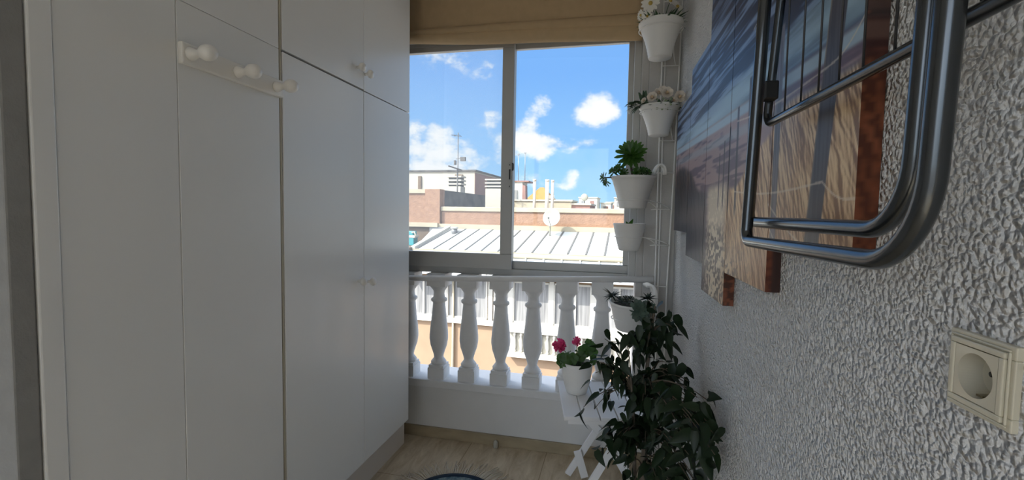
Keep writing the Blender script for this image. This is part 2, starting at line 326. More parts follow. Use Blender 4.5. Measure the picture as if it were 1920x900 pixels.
for i, x in enumerate((-1.475, -1.272, -1.070, -.872, -.668, -.470, -.268, -.066)):
    o = baluster(x).build('baluster', m_plaster); loc_par(o, bal)
hr = MB().tube([(-1.5, D - .035, .979), (-1.245, D - .035, .993), (-.5, D - .035, 1.024), (.205, D - .035, 1.054)], .0175, 16).build('handrail', m_plaster)
tag(hr, 'round white rod running across the top of the balustrade, slightly sloping', 'handrail')
for x, z in ((-1.1, .999), (-.45, 1.026), (.10, 1.049)): MB().tube([(x, D - .03, z), (x, D + .04, z)], .006, 8).build('bracket', m_wire, hr)

# ------------------------------------------------------------------ wardrobes
def knob(y, z, x=WX, r=.019):
    return MB().lathe([(.006, -.001), (.007, .010), (.0085, .014), (r * .75, .018), (r, .026), (r * .98, .033), (r * .7, .040), (.0001, .042)], 18, (x, y, z), axis='x')
ZS = 1.948
wd = empty('wardrobe', (-1.45, 1.9, 0), label='tall white two-door wardrobe with overhead doors next to the window', cat='wardrobe')
loc_par(MB().box(-1.74, -1.165, 1.398, 2.400, .197, 2.70).build('carcass', m_gap), wd)
loc_par(MB().box(-1.74, -1.215, 1.398, 2.505, 0, .197).build('plinth', m_plinth), wd)
e_ = loc_par(MB().box(-1.74, -1.1435, 1.393, 1.4005, 0, 2.70).build('side_edge', m_edge), wd); tag(e_, 'beige exposed edge of the side panel')
for (y0, y1, z0, z1, ky, kz) in ((1.404, 1.9265, .20, ZS - .004, 1.868, 1.080), (1.9305, 2.405, .20, ZS - .004, 1.961, 1.067), (1.404, 1.9285, ZS + .004, 2.70, 1.862, 2.034), (1.9305, 2.405, ZS + .001, 2.70, 1.930, 2.023)):
    d = loc_par(MB().box(WX - .018, WX, y0, y1, z0, z1).build('door', m_lam, bevel=.0015), wd)
    k = knob(ky if ky > 1.93 else ky + .01, kz).build('knob', m_knob, d)
wl = empty('wardrobe', (-1.45, 1.15, 0), label='plain white wardrobe section carrying the coat rack', cat='wardrobe')
loc_par(MB().box(-1.74, -1.162, .69, 1.388, 0, 2.70).build('carcass', m_gap), wl)
loc_par(MB().box(WX - .02, WX, 1.0105, 1.386, .02, ZS - .001).build('door', m_lam, bevel=.0012), wl)
loc_par(MB().box(WX - .02, WX, 1.0105, 1.386, ZS + .0005, 2.70).build('overhead_door', m_lam, bevel=.0012), wl)
loc_par(MB().box(WX - .02, WX - .001, .734, 1.0085, .0, 2.70).build('filler_panel', m_lam, bevel=.0012), wl)
loc_par(MB().box(WX - .03, WX + .004, .689, .731, .0, 2.70).build('end_trim', m_lam, bevel=.003), wl)

cr = empty('coat_rack', (-1.13, 1.2, 1.8), label='white wooden coat rail with three ball pegs fixed to the wardrobe', cat='coat rack')
loc_par(MB().box(WX, WX + .017, 1.010, 1.389, 1.781, 1.838).build('board', m_knob, bevel=.004), cr)
for y, z in ((1.034, 1.811), (1.191, 1.810), (1.353, 1.810)):
    loc_par(MB().lathe([(.017, .0), (.018, .004), (.016, .010), (.0125, .018), (.010, .027), (.0115, .034), (.017, .040), (.021, .049), (.022, .057), (.0205, .066), (.015, .075), (.006, .079), (.0001, .0795)], 24, (WX + .0165, y, z), axis='x').build('peg', m_knob), cr)

# ------------------------------------------------------------------ roman blind
bl = empty('roman_blind', (-.55, D - .02, 2.42), label='tan fabric roman blind drawn up crookedly above the window', cat='blind')
def bsheet(name, ztop, zbl, zbr, y, bulge, x0=-1.30, x1=.105, thick=.004, sag=.0):
    nx, nz = 40, 12; V = []; F = []
    for s_ in (0, 1):
        for i in range(nx + 1):
            t = i / nx; x = x0 + (x1 - x0) * t; zb = zbl + (zbr - zbl) * t - sag * math.sin(PI * t) + .003 * math.sin(9 * t + zbl * 40)
            for j in range(nz + 1):
                q = j / nz; z = ztop + (zb - ztop) * q
                yy = y - bulge * math.sin(PI * q) ** .7 - .003 * math.sin(5 * t + 2 * q) + (thick if s_ else 0)
                V.append((x, yy, z))
    n1 = (nx + 1) * (nz + 1)
    for i in range(nx):
        for j in range(nz):
            a = i * (nz + 1) + j; q = (a, a + 1, a + nz + 2, a + nz + 1); F.append(q); F.append(tuple(k + n1 for k in reversed(q)))
    for i in range(nx):
        for j in (0, nz):
            a = i * (nz + 1) + j; F.append((a, a + nz + 1, a + nz + 1 + n1, a + n1))
    for j in range(nz):
        for i in (0, nx):
            a = i * (nz + 1) + j; F.append((a, a + 1, a + 1 + n1, a + n1))
    o = MB().add(V, F, True).build(name, m_blind); return loc_par(o, bl)
bsheet('panel', 2.718, 2.446, 2.430, D - .016, .010)
bsheet('fold', 2.475, 2.425, 2.385, D - .034, .026)
bsheet('fold', 2.450, 2.400, 2.335, D - .024, .034, sag=.004)
loc_par(MB().box(-1.30, .105, D - .045, D - .012, 2.70, 2.72).build('head_rail', m_blind), bl)
loc_par(MB().box(-1.295, .10, D - .016, D - .008, 2.398, 2.408).build('hem_bar', m_wire), bl) if False else None

# ------------------------------------------------------------------ right wall: canvas panels
def sm(a, b, x): t = np.clip((x - a) / (b - a), 0, 1); return t * t * (3 - 2 * t)
class Noise:
    def __init__(s, seed): s.g = np.random.default_rng(seed).random((256, 256))
    def __call__(s, x, y):
        xi = np.floor(x).astype(int); yi = np.floor(y).astype(int); fx = x - xi; fy = y - yi; fx = fx * fx * (3 - 2 * fx); fy = fy * fy * (3 - 2 * fy); g = s.g
        a = g[xi % 256, yi % 256]; b = g[(xi + 1) % 256, yi % 256]; c = g[xi % 256, (yi + 1) % 256]; d = g[(xi + 1) % 256, (yi + 1) % 256]
        return (a * (1 - fx) + b * fx) * (1 - fy) + (c * (1 - fx) + d * fx) * fy
NZ = [Noise(i) for i in range(8)]
def lerp(c, d, f): return c * (1 - f[..., None]) + np.array(d) * f[..., None]
def paint(s, t):
    """a stand-in beach print: streaked sky, sea, dunes with grass and fence posts; s metres from the left edge, t height"""
    c = np.zeros(s.shape + (3,)); c[:] = (70, 92, 125)
    st = .5 * NZ[0](s * 3, t * 60) + .3 * NZ[1](s * 6, t * 130) + .2 * NZ[2](s * 14, t * 260)
    c = lerp(c, (25, 36, 62), sm(.42, .62, st)); c = lerp(c, (128, 150, 182), sm(.56, .36, st) * .8)
    c = lerp(c, (30, 44, 74), sm(1.95, 2.12, t) * .45)
    c = lerp(c, (150, 176, 192), sm(1.79, 1.75, t) * sm(1.66, 1.70, t) * (.55 + .5 * NZ[3](s * 4, t * 40)))
    # wet sand and sea bands
    hz = 1.735 - .05 * (s / 1.7)
    band = sm(hz, hz - .012, t)
    sand = np.zeros_like(c); sand[:] = (150, 128, 128); sand = lerp(sand, (96, 80, 92), sm(.45, .62, .6 * NZ[4](s * 4, t * 55) + .4 * NZ[1](s * 12, t * 140)))
    sand = lerp(sand, (158, 182, 196), sm(hz - .07, hz - .05, t) * .0 + sm(.018, .008, np.abs(t - hz + .022)) * .9)
    sand = lerp(sand, (150, 172, 182), sm(.02, .006, np.abs(t - hz + .075)) * .45)
    c = c * (1 - band[..., None]) + sand * band[..., None]
    # dunes
    def strokes(a, fa, fl, nz): ca, sa = math.cos(a), math.sin(a); bend = .012 * NZ[3](s * 8, t * 8); return nz((s * ca + t * sa + bend) * fa, (t * ca - s * sa) * fl)
    grass = .50 * strokes(.40, 230, 11, NZ[5]) + .28 * strokes(.75, 200, 12, NZ[6]) + .22 * strokes(.1, 260, 14, NZ[2])
    grass = .5 + (grass - .5) * 1.5
    wob = .03 * NZ[3](s * 9, t * 0 + 3.3)
    hr_ = 1.47 + .15 * sm(1.0, 1.5, s) + wob
    fr = sm(hr_, hr_ - .02, t) * sm(.92, 1.02, s + .12 * (1.45 - t))
    gold = np.zeros_like(c); gold[:] = (184, 154, 118); gold = lerp(gold, (128, 98, 74), sm(.48, .68, grass)); gold = lerp(gold, (220, 198, 162), sm(.46, .30, grass) * .7)
    gold = lerp(gold, (140, 92, 62), sm(1.48, 1.28, t) * .35 * sm(.9, 1.4, s))
    c = c * (1 - fr[..., None]) + gold * fr[..., None]
    hl = 1.61 + wob - .13 * sm(.25, .72, s)
    fl = sm(hl, hl - .03, t) * sm(.78, .70, s - .10 * (1.45 - t))
    dk = np.zeros_like(c); dk[:] = (66, 62, 70); dk = lerp(dk, (116, 90, 74), sm(.48, .66, grass) * sm(1.46, 1.58, t)); dk = lerp(dk, (34, 36, 48), sm(.52, .36, grass) * .8)
    c = c * (1 - fl[..., None]) + dk * fl[..., None]
    pc = np.zeros_like(c); pc[:] = (190, 178, 158); peb = .6 * NZ[7](s * 70, t * 85) + .4 * NZ[4](s * 130, t * 150); pc = lerp(pc, (92, 82, 76), sm(.48, .58, peb) * sm(1.40, 1.32, t)); pc = lerp(pc, (222, 210, 188), sm(.42, .28, peb) * .6)
    pth = sm(1.52, 1.48, t) * sm(.70, .80, s - .10 * (1.45 - t)) * sm(1.04, .96, s + .12 * (1.45 - t))
    c = c * (1 - pth[..., None]) + pc * pth[..., None]
    low = sm(1.36, 1.24, t) * sm(.62, .78, s) * sm(1.36, 1.0, s); c = lerp(c, (104, 90, 80), low * sm(.50, .58, peb) * .9); c = lerp(c, (190, 172, 146), low * sm(.5, .4, peb) * .55)
    # fence posts
    posts = [(.05, 1.50, 1.70, .010), (.12, 1.48, 1.66, .009), (.19, 1.48, 1.63, .009), (.25, 1.47, 1.61, .008), (.30, 1.46, 1.58, .007), (.34, 1.46, 1.56, .006),
             (.90, 1.43, 1.60, .007), (.955, 1.43, 1.63, .008), (1.015, 1.42, 1.66, .009), (1.09, 1.41, 1.70, .011), (1.19, 1.40, 1.75, .013)]
    for ps, b, tp, w in posts:
        f_ = sm(w, w * .6, np.abs(s - ps)) * sm(tp, tp - .006, t) * sm(b - .02, b + .02, t); c = lerp(c, (58, 52, 60), f_ * .9)
    for (s0, s1, w, b, tp, colr) in ((1.575, 1.625, .030, 1.30, 2.14, (78, 76, 82)), (1.385, 1.392, .017, 1.30, 1.80, (104, 98, 104))):
        cs = s1 + (s0 - s1) * (np.clip(t, 1.33, 1.75) - 1.33) / .42 if s0 > 1.5 else s0
        cs = (1.57 + .055 * (t - 1.36) / .38) if w > .02 else cs
        d = s - cs; f_ = sm(w, w * .9, np.abs(d)) * sm(tp, tp - .01, t); pcx = np.zeros_like(c); pcx[:] = colr
        pcx = lerp(pcx, (150, 134, 112), sm(-w * .7, -w * .95, d) * .8); pcx = lerp(pcx, (56, 54, 60), sm(.45, .6, NZ[0](s * 260, t * 14)) * .5)
        c = c * (1 - f_[..., None]) + pcx * f_[..., None]
    # fence wires
    for (sa, ta, sb, tb) in ((1.08, 1.66, 1.60, 1.645), (1.60, 1.645, 1.71, 1.69), (1.08, 1.47, 1.60, 1.46), (1.60, 1.46, 1.71, 1.43), (1.35, 1.43, 1.62, 1.33), (1.19, 1.86, 1.59, 1.99), (1.36, 1.38, 1.50, 1.31)):
        f_ = (s - sa) / (sb - sa); tt = ta + (tb - ta) * f_ - .012 * np.sin(np.clip(f_, 0, 1) * PI)
        c = lerp(c, (206, 194, 176), sm(.0035, .0015, np.abs(t - tt) + .0012 * NZ[1](s * 300, t)) * (f_ >= 0) * (f_ <= 1) * .7)
    return c / 255.
m_canvas = mat('canvas_print', (.5, .5, .5), rough=.42, spec=.4)
at_ = m_canvas.node_tree.nodes.new('ShaderNodeVertexColor'); at_.layer_name = 'print'
m_canvas.node_tree.links.new(at_.outputs[0], m_canvas.node_tree.nodes['Principled BSDF'].inputs['Base Color'])
def canvas(y0, y1, z0, z1, label):
    """y0 is the far (left) edge, y1 the near (right) edge"""
    ny, nz = 150, int(150 * (z1 - z0) / .345); th = .03
    S_, T_ = np.meshgrid(np.linspace(2.45 - y0, 2.45 - y1, ny), np.linspace(z0, z1, nz), indexing='ij')
    V = []; C = []
    colf = paint(S_, T_).reshape(-1, 3)
    for s_, t_ in zip(S_.ravel(), T_.ravel()): y = 2.45 - s_; V.append((xw(y) - th, y, t_))
    C += list(colf)
    F = [(i * nz + j, i * nz + j + 1, (i + 1) * nz + j + 1, (i + 1) * nz + j) for i in range(ny - 1) for j in range(nz - 1)]
    # wrapped edges: the print continues round the sides
    def side(loop):
        b = len(V); K = 5
        for k in range(K):
            off = th - (th - .001) * k / (K - 1)
            for (s_, t_, ds, dt) in loop:
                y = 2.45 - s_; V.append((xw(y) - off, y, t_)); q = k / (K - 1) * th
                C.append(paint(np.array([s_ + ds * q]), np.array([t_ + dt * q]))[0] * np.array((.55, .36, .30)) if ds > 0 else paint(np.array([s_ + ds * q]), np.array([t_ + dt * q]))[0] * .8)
        n = len(loop)
        for k in range(K - 1):
            for i in range(n - 1): F.append((b + k * n + i, b + k * n + i + 1, b + (k + 1) * n + i + 1, b + (k + 1) * n + i))
    sl, sr = 2.45 - y0, 2.45 - y1
    tt = np.linspace(z0, z1, nz); ss = np.linspace(sl, sr, ny)
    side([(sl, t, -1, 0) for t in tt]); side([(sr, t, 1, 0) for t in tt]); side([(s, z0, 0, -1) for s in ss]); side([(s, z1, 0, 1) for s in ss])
    b = len(V); V.extend([(xw(y) - .001, y, z) for y, z in ((y0, z0), (y1, z0), (y1, z1), (y0, z1))]); F.append((b, b + 1, b + 2, b + 3)); C += [np.array((.5, .45, .4))] * 4
    o = MB().add(V, F).build('canvas_print', m_canvas)
    ca = o.data.color_attributes.new('print', 'FLOAT_COLOR', 'POINT'); C = np.clip(np.array(C) * 1.12, 0, 1)
    lin = np.where(C <= .04045, C / 12.92, ((C + .055) / 1.055) ** 2.4)
    ca.data.foreach_set('color', np.hstack([lin, np.ones((len(lin), 1))]).astype(np.float32).ravel())
    tag(o, label, 'picture', 'five-part beach canvas on the textured wall'); return o
canvas(2.449, 2.092, 1.330, 1.915, 'short canvas panel of the beach print nearest the window corner, behind the flower pots')
canvas(2.088, 1.750, 1.233, 2.013, 'canvas panel with dark dune grass and blue sky, second from the window corner')
canvas(1.746, 1.440, 1.140, 2.16, 'tallest middle canvas panel, its lower edge hanging lowest, pale sandy path')
canvas(1.436, 1.092, 1.238, 2.02, 'canvas panel with small fence posts, between the lowest hanging panel and the drying rack')
canvas(1.088, .745, 1.345, 1.92, 'canvas panel with a big grey fence post, right behind the drying rack')

# ------------------------------------------------------------------ folded drying rack hung on the right wall
ar = empty('drying_rack', (xw(.75) - .09, .75, 1.36), label='folded grey metal clothes drying rack hanging on the textured wall', cat='drying rack')
def W(y, off, z): return Vector((xw(y) - off, y, z))
def uloop(yl, yr, zbl, zbr, rl, rr, ztop, off, dyl=0, dyr=0, offt=None):
    """U of bent tube: left leg, rounded corners, bottom bar, right leg, all parallel to the wall"""
    offt = off if offt is None else offt
    def q(y, z): return W(y, off + (offt - off) * (z - zbl) / (ztop - zbl), z)
    P = [q(yl + dyl, ztop), q(yl + dyl * .5, (ztop + zbl) / 2)]
    for i in range(9):
        a = PI + PI / 2 * i / 8; P.append(q(yl - rl - rl * math.cos(a), zbl + rl + rl * math.sin(a)))
    for k in (.25, .5, .75):
        P.append(q(yl - rl + (yr + rr - yl + rl) * k, zbl + (zbr - zbl) * k))
    for i in range(11):
        a = PI / 2 * i / 10; P.append(q(yr + rr - rr * math.sin(a), zbr + rr - rr * math.cos(a)))
    P += [q(yr + dyr * .5, (ztop + zbr) / 2), q(yr + dyr, ztop)]
    return P
fix = lambda P: P
TR = .0102
ra = MB().tube(uloop(1.033, .523, 1.391, 1.389, .020, .075, 2.02, .085, -.06, -.022), TR, 14).build('leg_frame', m_steel); loc_par(ra, ar)
rb = MB().tube(uloop(.935, .444, 1.356, 1.360, .022, .085, 2.02, .116, -.07, -.024), TR, 14).build('leg_frame', m_steel); loc_par(rb, ar)
rc = MB().tube(uloop(1.005, .400, 1.583, 1.578, .022, .03, 2.02, .068, -.085, 0), .0078, 14).build('drying_panel', m_steel); loc_par(rc, ar)
for y in (.918, .849, .786, .724, .664, .600, .54, .48):
    o = MB().tube([W(y, .068, 1.583), W(y, .068, 1.80), W(y, .068, 2.01)], .0016, 8).build('drying_wire', m_steelw); loc_par(o, ar)
loc_par(MB().tube([W(.92, .068, 2.02), W(.40, .068, 2.02)], .0078, 12).build('top_bar', m_steel), ar)
cl = MB(); P = W(.985, .072, 1.643); cl.box(P.x - .013, P.x + .012, P.y - .013, P.y + .013, 1.625, 1.66); loc_par(cl.build('clip', m_black, bevel=.003), ar)
for y in (.88, .46):
    o = MB().tube([W(y, -.002, 2.05), W(y, .03, 2.05), W(y, .068, 2.035), W(y, .085, 2.03), W(y, .116, 2.03)], .006, 8).build('wall_hook', m_steel); loc_par(o, ar)

# ------------------------------------------------------------------ wall socket
sk = empty('wall_socket', (xw(.545), .545, 1.245), label='ivory square wall socket with a round recess', cat='socket')
skm = Matrix.Translation(Vector((xw(.545), .545, 1.245))) @ Matrix.Rotation(.026, 4, 'Z')    # local: +x into wall, y along wall, z up
def skb(mb, name, m, bevel=0, parent=None):
    mb.xf(lambda p: skm @ p); o = mb.build(name, m, bevel=bevel); loc_par(o, sk); return o
h = .0405
fr = MB(); hi = .0275
def sq(mb, o, i_, x0, x1): return mb.box(x0, x1, -o, o, i_, o).box(x0, x1, -o, o, -o, -i_).box(x0, x1, -o, -i_, -i_, i_).box(x0, x1, i_, o, -i_, i_)
sq(fr, h, hi, -.006, .002); sq(fr, h - .0035, h - .006, -.0085, -.006); sq(fr, h - .007, hi, -.0105, -.006)
skb(fr, 'frame', m_sock, .0015)
ins = MB(); n = 48; q = .0266; R0 = .0222
outer = []; inner = []
for k in range(n):
    a = 2 * PI * k / n + PI / 4; c, s_ = math.cos(a), math.sin(a); mxx = max(abs(c), abs(s_)); outer.append((-.0095, q * c / mxx, q * s_ / mxx)); inner.append((-.0095, R0 * c, R0 * s_))
well = [(.008, R0 * .93 * y / R0, R0 * .93 * z / R0) for _, y, z in inner]; back = [(.0, y, z) for _, y, z in outer]
ins.add(outer + inner + back, [(k, (k + 1) % n, n + (k + 1) % n, n + k) for k in range(n)] + [(k, (k + 1) % n, 2 * n + (k + 1) % n, 2 * n + k) for k in range(n)])
skb(ins, 'insert', m_sock)
skb(MB().add(inner + [(.0115, y * .93, z * .93) for _, y, z in inner], [(k, (k + 1) % n, n + (k + 1) % n, n + k) for k in range(n)] + [tuple(range(n, 2 * n))]), 'well', m_sockin)
for k in (-1, 1):
    skb(MB().ball((.0113, k * .0095, 0), .0028, 10, 6, (.4, 1, 1)), 'pin_hole', m_alud)
    skb(MB().box(-.004, .0115, -.004, .004, k * .0200 - .001, k * .0200 + .001), 'earth_clip', m_brass)

# ------------------------------------------------------------------ potted plants on the wire stand
def pot_mb(r0, r1, z0, z1, ridged=True, rim=True, flare=.0, waist=0):
    H_ = z1 - z0; P = [(r0 * .98, z0), (r0, z0 + .003)]
    N_ = 18
    for i in range(1, N_):
        t = i / N_; r = r0 + (r1 * (.955 if rim else 1) - r0) * (t ** (1 - flare)) + (waist * math.sin(PI * t))
        if ridged: r += .0006 * (1 if i % 2 else -1)
        P.append((r, z0 + H_ * t * (.90 if rim else .985)))
    if rim: P += [(r1 * .965, z1 - H_ * .095), (r1, z1 - H_ * .085), (r1 * 1.01, z1 - H_ * .02), (r1 * .99, z1)]
    else: P += [(r1, z1 - .002), (r1 * .985, z1)]
    P += [(r1 * .93, z1 - .001), (r1 * .90, z1 - .012), (r1 * .88, z1 - .03), (.0001, z1 - .032)]
    return MB().lathe(P, 40)
def planter(name, loc, r0, r1, H_, label, rim=True, tilt=(0, 0), flare=0, group=None, waist=0, off=0):
    t = empty(name, loc, label=label, cat='potted plant', group=group); t.rotation_euler = (tilt[0], tilt[1], 0)
    mb = pot_mb(r0, r1, 0, H_, rim=rim, flare=flare, waist=waist)
    if off: mb.xf(lambda p: Vector((p.x + off * (p.z / H_), p.y, p.z)))
    mb.build('pot', m_pot, t)
    MB().lathe([(.0001, H_ - .024), (r1 * .5, H_ - .018), (r1 * .885, H_ - .026), (r1 * .87, H_ - .034)], 24, (off, 0, 0)).build('soil', m_soil, t)
    return t
def leaf_geo(mb, base, direc, upv, length, width, fold=.25, curl=.3, tip=1.0, n=5, blunt=False, thick=0):
    """one blade: a strip of quads with a folded midrib and a drooping curve"""
    d = Vector(direc).normalized(); u = Vector(upv); s_ = d.cross(u)
    if s_.length < 1e-3: s_ = d.orthogonal()
    s_.normalize(); u = s_.cross(d).normalized(); V = []; F = []; p = Vector(base)
    for i in range(n + 1):
        t = i / n
        w = width / 2 * (math.sin(PI * min(t * .9 + .08, 1) ** (.62 if not blunt else 1.5)) if not blunt else (.22 + .78 * math.sin(PI / 2 * min(1, t * 1.25))) * (1 if t < .8 else math.sqrt(max(1 - ((t - .8) / .21) ** 2, .05))))
        if not blunt and i == n: w = width * .02
        V += [p - s_ * w + u * (fold * w), p + Vector((0, 0, 0)), p + s_ * w + u * (fold * w)]
        d2 = (d - u * (curl * t)).normalized(); p = p + d2 * (length / n)
    for i in range(n):
        a = i * 3; F += [(a, a + 1, a + 4, a + 3), (a + 1, a + 2, a + 5, a + 4)]
    mb.add(V, F, True)
def rv(s=1): return Vector((random.gauss(0, s), random.gauss(0, s), random.gauss(0, s)))
def daisy(par, c, nrm, r, mats=(m_petal, m_dcent), n=12, name='flower'):
    nrm = Vector(nrm).normalized(); a = nrm.orthogonal().normalized(); b = nrm.cross(a); mb = MB()
    for k in range(n):
        th = 2 * PI * k / n + random.uniform(-.1, .1); d = a * math.cos(th) + b * math.sin(th)
        leaf_geo(mb, Vector(c) + d * r * .12, d + nrm * .25, nrm, r * .95, r * .42, fold=.15, curl=.25, n=4, blunt=True)
    f_ = mb.build(name, mats[0], par)
    MB().ball(tuple(Vector(c) + nrm * r * .06), r * .24, 10, 6, (1, 1, 1)).build('centre', mats[1], f_); return f_
def rose(par, c, nrm, r, m=m_rose):
    nrm = Vector(nrm).normalized(); a = nrm.orthogonal().normalized(); b = nrm.cross(a); mb = MB()
    for lay, (nn, rr, tilt) in enumerate(((7, 1.0, .45), (6, .82, .9), (5, .6, 1.6), (4, .38, 2.6))):
        for k in range(nn):
            th = 2 * PI * k / nn + lay * .5; d = a * math.cos(th) + b * math.sin(th)
            leaf_geo(mb, Vector(c) + d * r * .08 + nrm * r * .1 * lay, d + nrm * tilt, nrm, r * rr * 1.05, r * rr * 1.0, fold=.25, curl=-.35, n=4, blunt=True)
    f_ = mb.build('rose', m, par); MB().ball(tuple(Vector(c) + nrm * r * .42), r * .26, 10, 6).build('centre', m_rcent, f_); return f_

# 1: top pot with daisies
p1 = planter('potted_daisies', (.187, 2.44, 2.182), .055, .107, .172, 'highest white pot, with white artificial daisies, in the corner beside the blind', flare=.0, waist=-.006)
fol = MB()
for k in range(110):
    a = random.uniform(0, 2 * PI); rr = random.uniform(.0, .08); d = Vector((math.cos(a) * .8, math.sin(a) * .8, random.uniform(.2, 1.2)))
    leaf_geo(fol, (math.cos(a) * rr, math.sin(a) * rr, .155), d, (0, 0, 1), random.uniform(.05, .085), .017, curl=.5)
fol.build('foliage', m_sleaf, p1)
for c, nr, r in (((-.056, -.06, .246), (-.2, -1, .0), .043), ((-.098, -.03, .205), (-1, -.6, -.1), .026), ((.035, -.05, .252), (.5, -.7, .6), .036), ((.070, -.03, .232), (.8, -.7, .5), .036), ((.085, -.02, .185), (.8, -.6, -.2), .026), ((-.07, -.075, .180), (-.5, -1, -.3), .026)):
    daisy(p1, c, nr, r)
    MB().tube(bez((c[0] * .3, c[1] * .3, .15), (c[0] * .6, c[1] * .4, c[2] * .9), (c[0], c[1] + .01, c[2])), .0016, 6).build('flower_stem', m_sleaf, p1)
# 2: pot with cream roses
p2 = planter('potted_roses', (.199, 2.505, 1.812), .050, .101, .15, 'white pot with cream artificial roses, second from the top', flare=.0, waist=-.005)
fol = MB()
for k in range(80):
    a = random.uniform(0, 2 * PI); rr = random.uniform(.0, .085); d = Vector((math.cos(a), math.sin(a), random.uniform(.0, 1.0)))
    leaf_geo(fol, (math.cos(a) * rr, math.sin(a) * rr, .135), d, (0, 0, 1), random.uniform(.035, .06), .022, curl=.4)
for k in range(26):   # spray hanging over the left rim
    leaf_geo(fol, (-.085 - random.uniform(0, .055), -.03 + random.uniform(-.03, .03), .165 - random.uniform(0, .03)), (-1, random.uniform(-.8, .3), random.uniform(-.8, .7)), (0, 0, 1), .045, .02, curl=.6)
for k in range(6): leaf_geo(fol, (-.075, -.03, .155), (random.uniform(-.6, .2), -.2, 1), (0, -1, 0), .07, .024, curl=.2)
fol.build('foliage', m_sleaf, p2)
for c, nr, r in (((-.040, -.065, .178), (-.3, -1, .3), .027), ((.026, -.07, .195), (.1, -1, .2), .031), ((.088, -.055, .178), (.2, -1, .1), .031), ((-.008, -.03, .205), (0, -.9, .5), .028), ((.060, -.06, .160), (.2, -1, .3), .020), ((.012, -.01, .222), (0, -.9, .5), .026), ((-.078, -.06, .165), (-.6, -.8, .3), .016)):
    rose(p2, c, nr, r)
for k in range(16):
    c = (random.uniform(-.03, .05), -.095 + random.uniform(-.01, .03), .135 + random.uniform(-.02, .035)); MB().ball(c, .0055, 8, 5).build('bud', m_bud, p2)
hk = MB().tube(bez((-.10, -.02, .145), (-.165, -.03, .160), (-.15, -.03, .11), 10), .004, 8).build('hanger', m_wire, p2)
# 3: pot with aeonium
p3 = planter('potted_aeonium', (.079, 2.45, 1.436), .066, .112, .163, 'ribbed white pot with a rosette succulent, third from the top, its hook showing', flare=-.15)
def rosette(mb, c, nrm, R_, n=30, w=.35, flat=.5, cup=.5):
    nrm = Vector(nrm).normalized(); a = nrm.orthogonal().normalized(); b = nrm.cross(a)
    for k in range(n):
        t = k / n; th = k * 2.39996; d = a * math.cos(th) + b * math.sin(th); L_ = R_ * (.35 + .65 * math.sqrt(t))
        leaf_geo(mb, Vector(c) - nrm * (.012 * t), d + nrm * (cup * (1.3 - 1.5 * t)), nrm, L_, L_ * w, fold=.15, curl=-.25 + .3 * t, n=5, blunt=True)
fol = MB(); rosette(fol, (-.020, -.03, .278), (-.2, -1, .45), .088, 46, .23, cup=.45); rosette(fol, (-.012, -.02, .255), (.1, -.6, -1), .075, 20, .26, cup=.1)
for c, n_, R_ in (((-.105, -.03, .19), (-.6, -.7, .5), .034), ((-.155, -.03, .155), (-1, -.4, .1), .036), ((-.075, -.04, .205), (-.3, -1, .6), .034), ((.04, -.045, .19), (.4, -.7, .7), .034), ((.07, -.03, .185), (.6, -.6, .6), .030), ((-.14, -.06, .125), (-.8, -.6, -.6), .028), ((-.05, -.06, .18), (-.2, -1, .4), .030), ((.015, -.06, .185), (.1, -1, .5), .032), ((.055, .02, .20), (.3, .2, 1), .034)):
    rosette(fol, c, n_, R_, 22, .36)
fol.build('rosettes', m_aeon, p3)
st = MB().tube(bez((0, 0, .135), (-.01, -.01, .19), (-.022, -.022, .255)), .006, 8)
for c in ((-.105, -.03, .185), (-.15, -.03, .152), (-.075, -.04, .2), (.04, -.045, .185), (.07, -.03, .18), (-.05, -.05, .17), (.015, -.05, .18), (.055, .02, .19)): st.tube(bez((c[0] * .3, c[1] * .5, .135), (c[0] * .7, c[1] * .7, .165), c), .0035, 6)
st.build('stem', m_twig, p3)
def hanger(par, pts, wdt, nr, m=m_pot):
    """ribbed plastic strap hook"""
    mb = MB(); pts = [Vector(p) for p in pts]
    for j in range(nr):
        o_ = (j - (nr - 1) / 2) * wdt / nr; mb.tube([p + Vector((0.35 * o_, -.9 * o_, 0)) for p in pts], wdt / nr * .62, 8)
    return mb.build('hanger', m, par)
hanger(p3, bez((.095, -.01, .172), (.118, -.02, .245), (.145, -.03, .205), 8) + [(.150, -.03, .185), (.150, -.03, .168)], .030, 3)
# 4: small pot
p4 = planter('potted_seedling', (.066, 2.47, 1.217), .048, .082, .141, 'smallest white pot with one low green plant, just above the handrail', rim=False, flare=.22)
fol = MB()
for dx, dz, L_, ww in ((-.9, .22, .06, .028), (.8, .5, .05, .026), (.25, .9, .05, .03), (-.3, .7, .04, .026), (.9, .12, .06, .02), (-.6, .5, .045, .024)):
    leaf_geo(fol, (-.0, -.02, .118), (dx, -.35, dz), (0, 0, 1), L_ * 1.15, ww, curl=.3)
fol.build('foliage', m_aeon, p4)
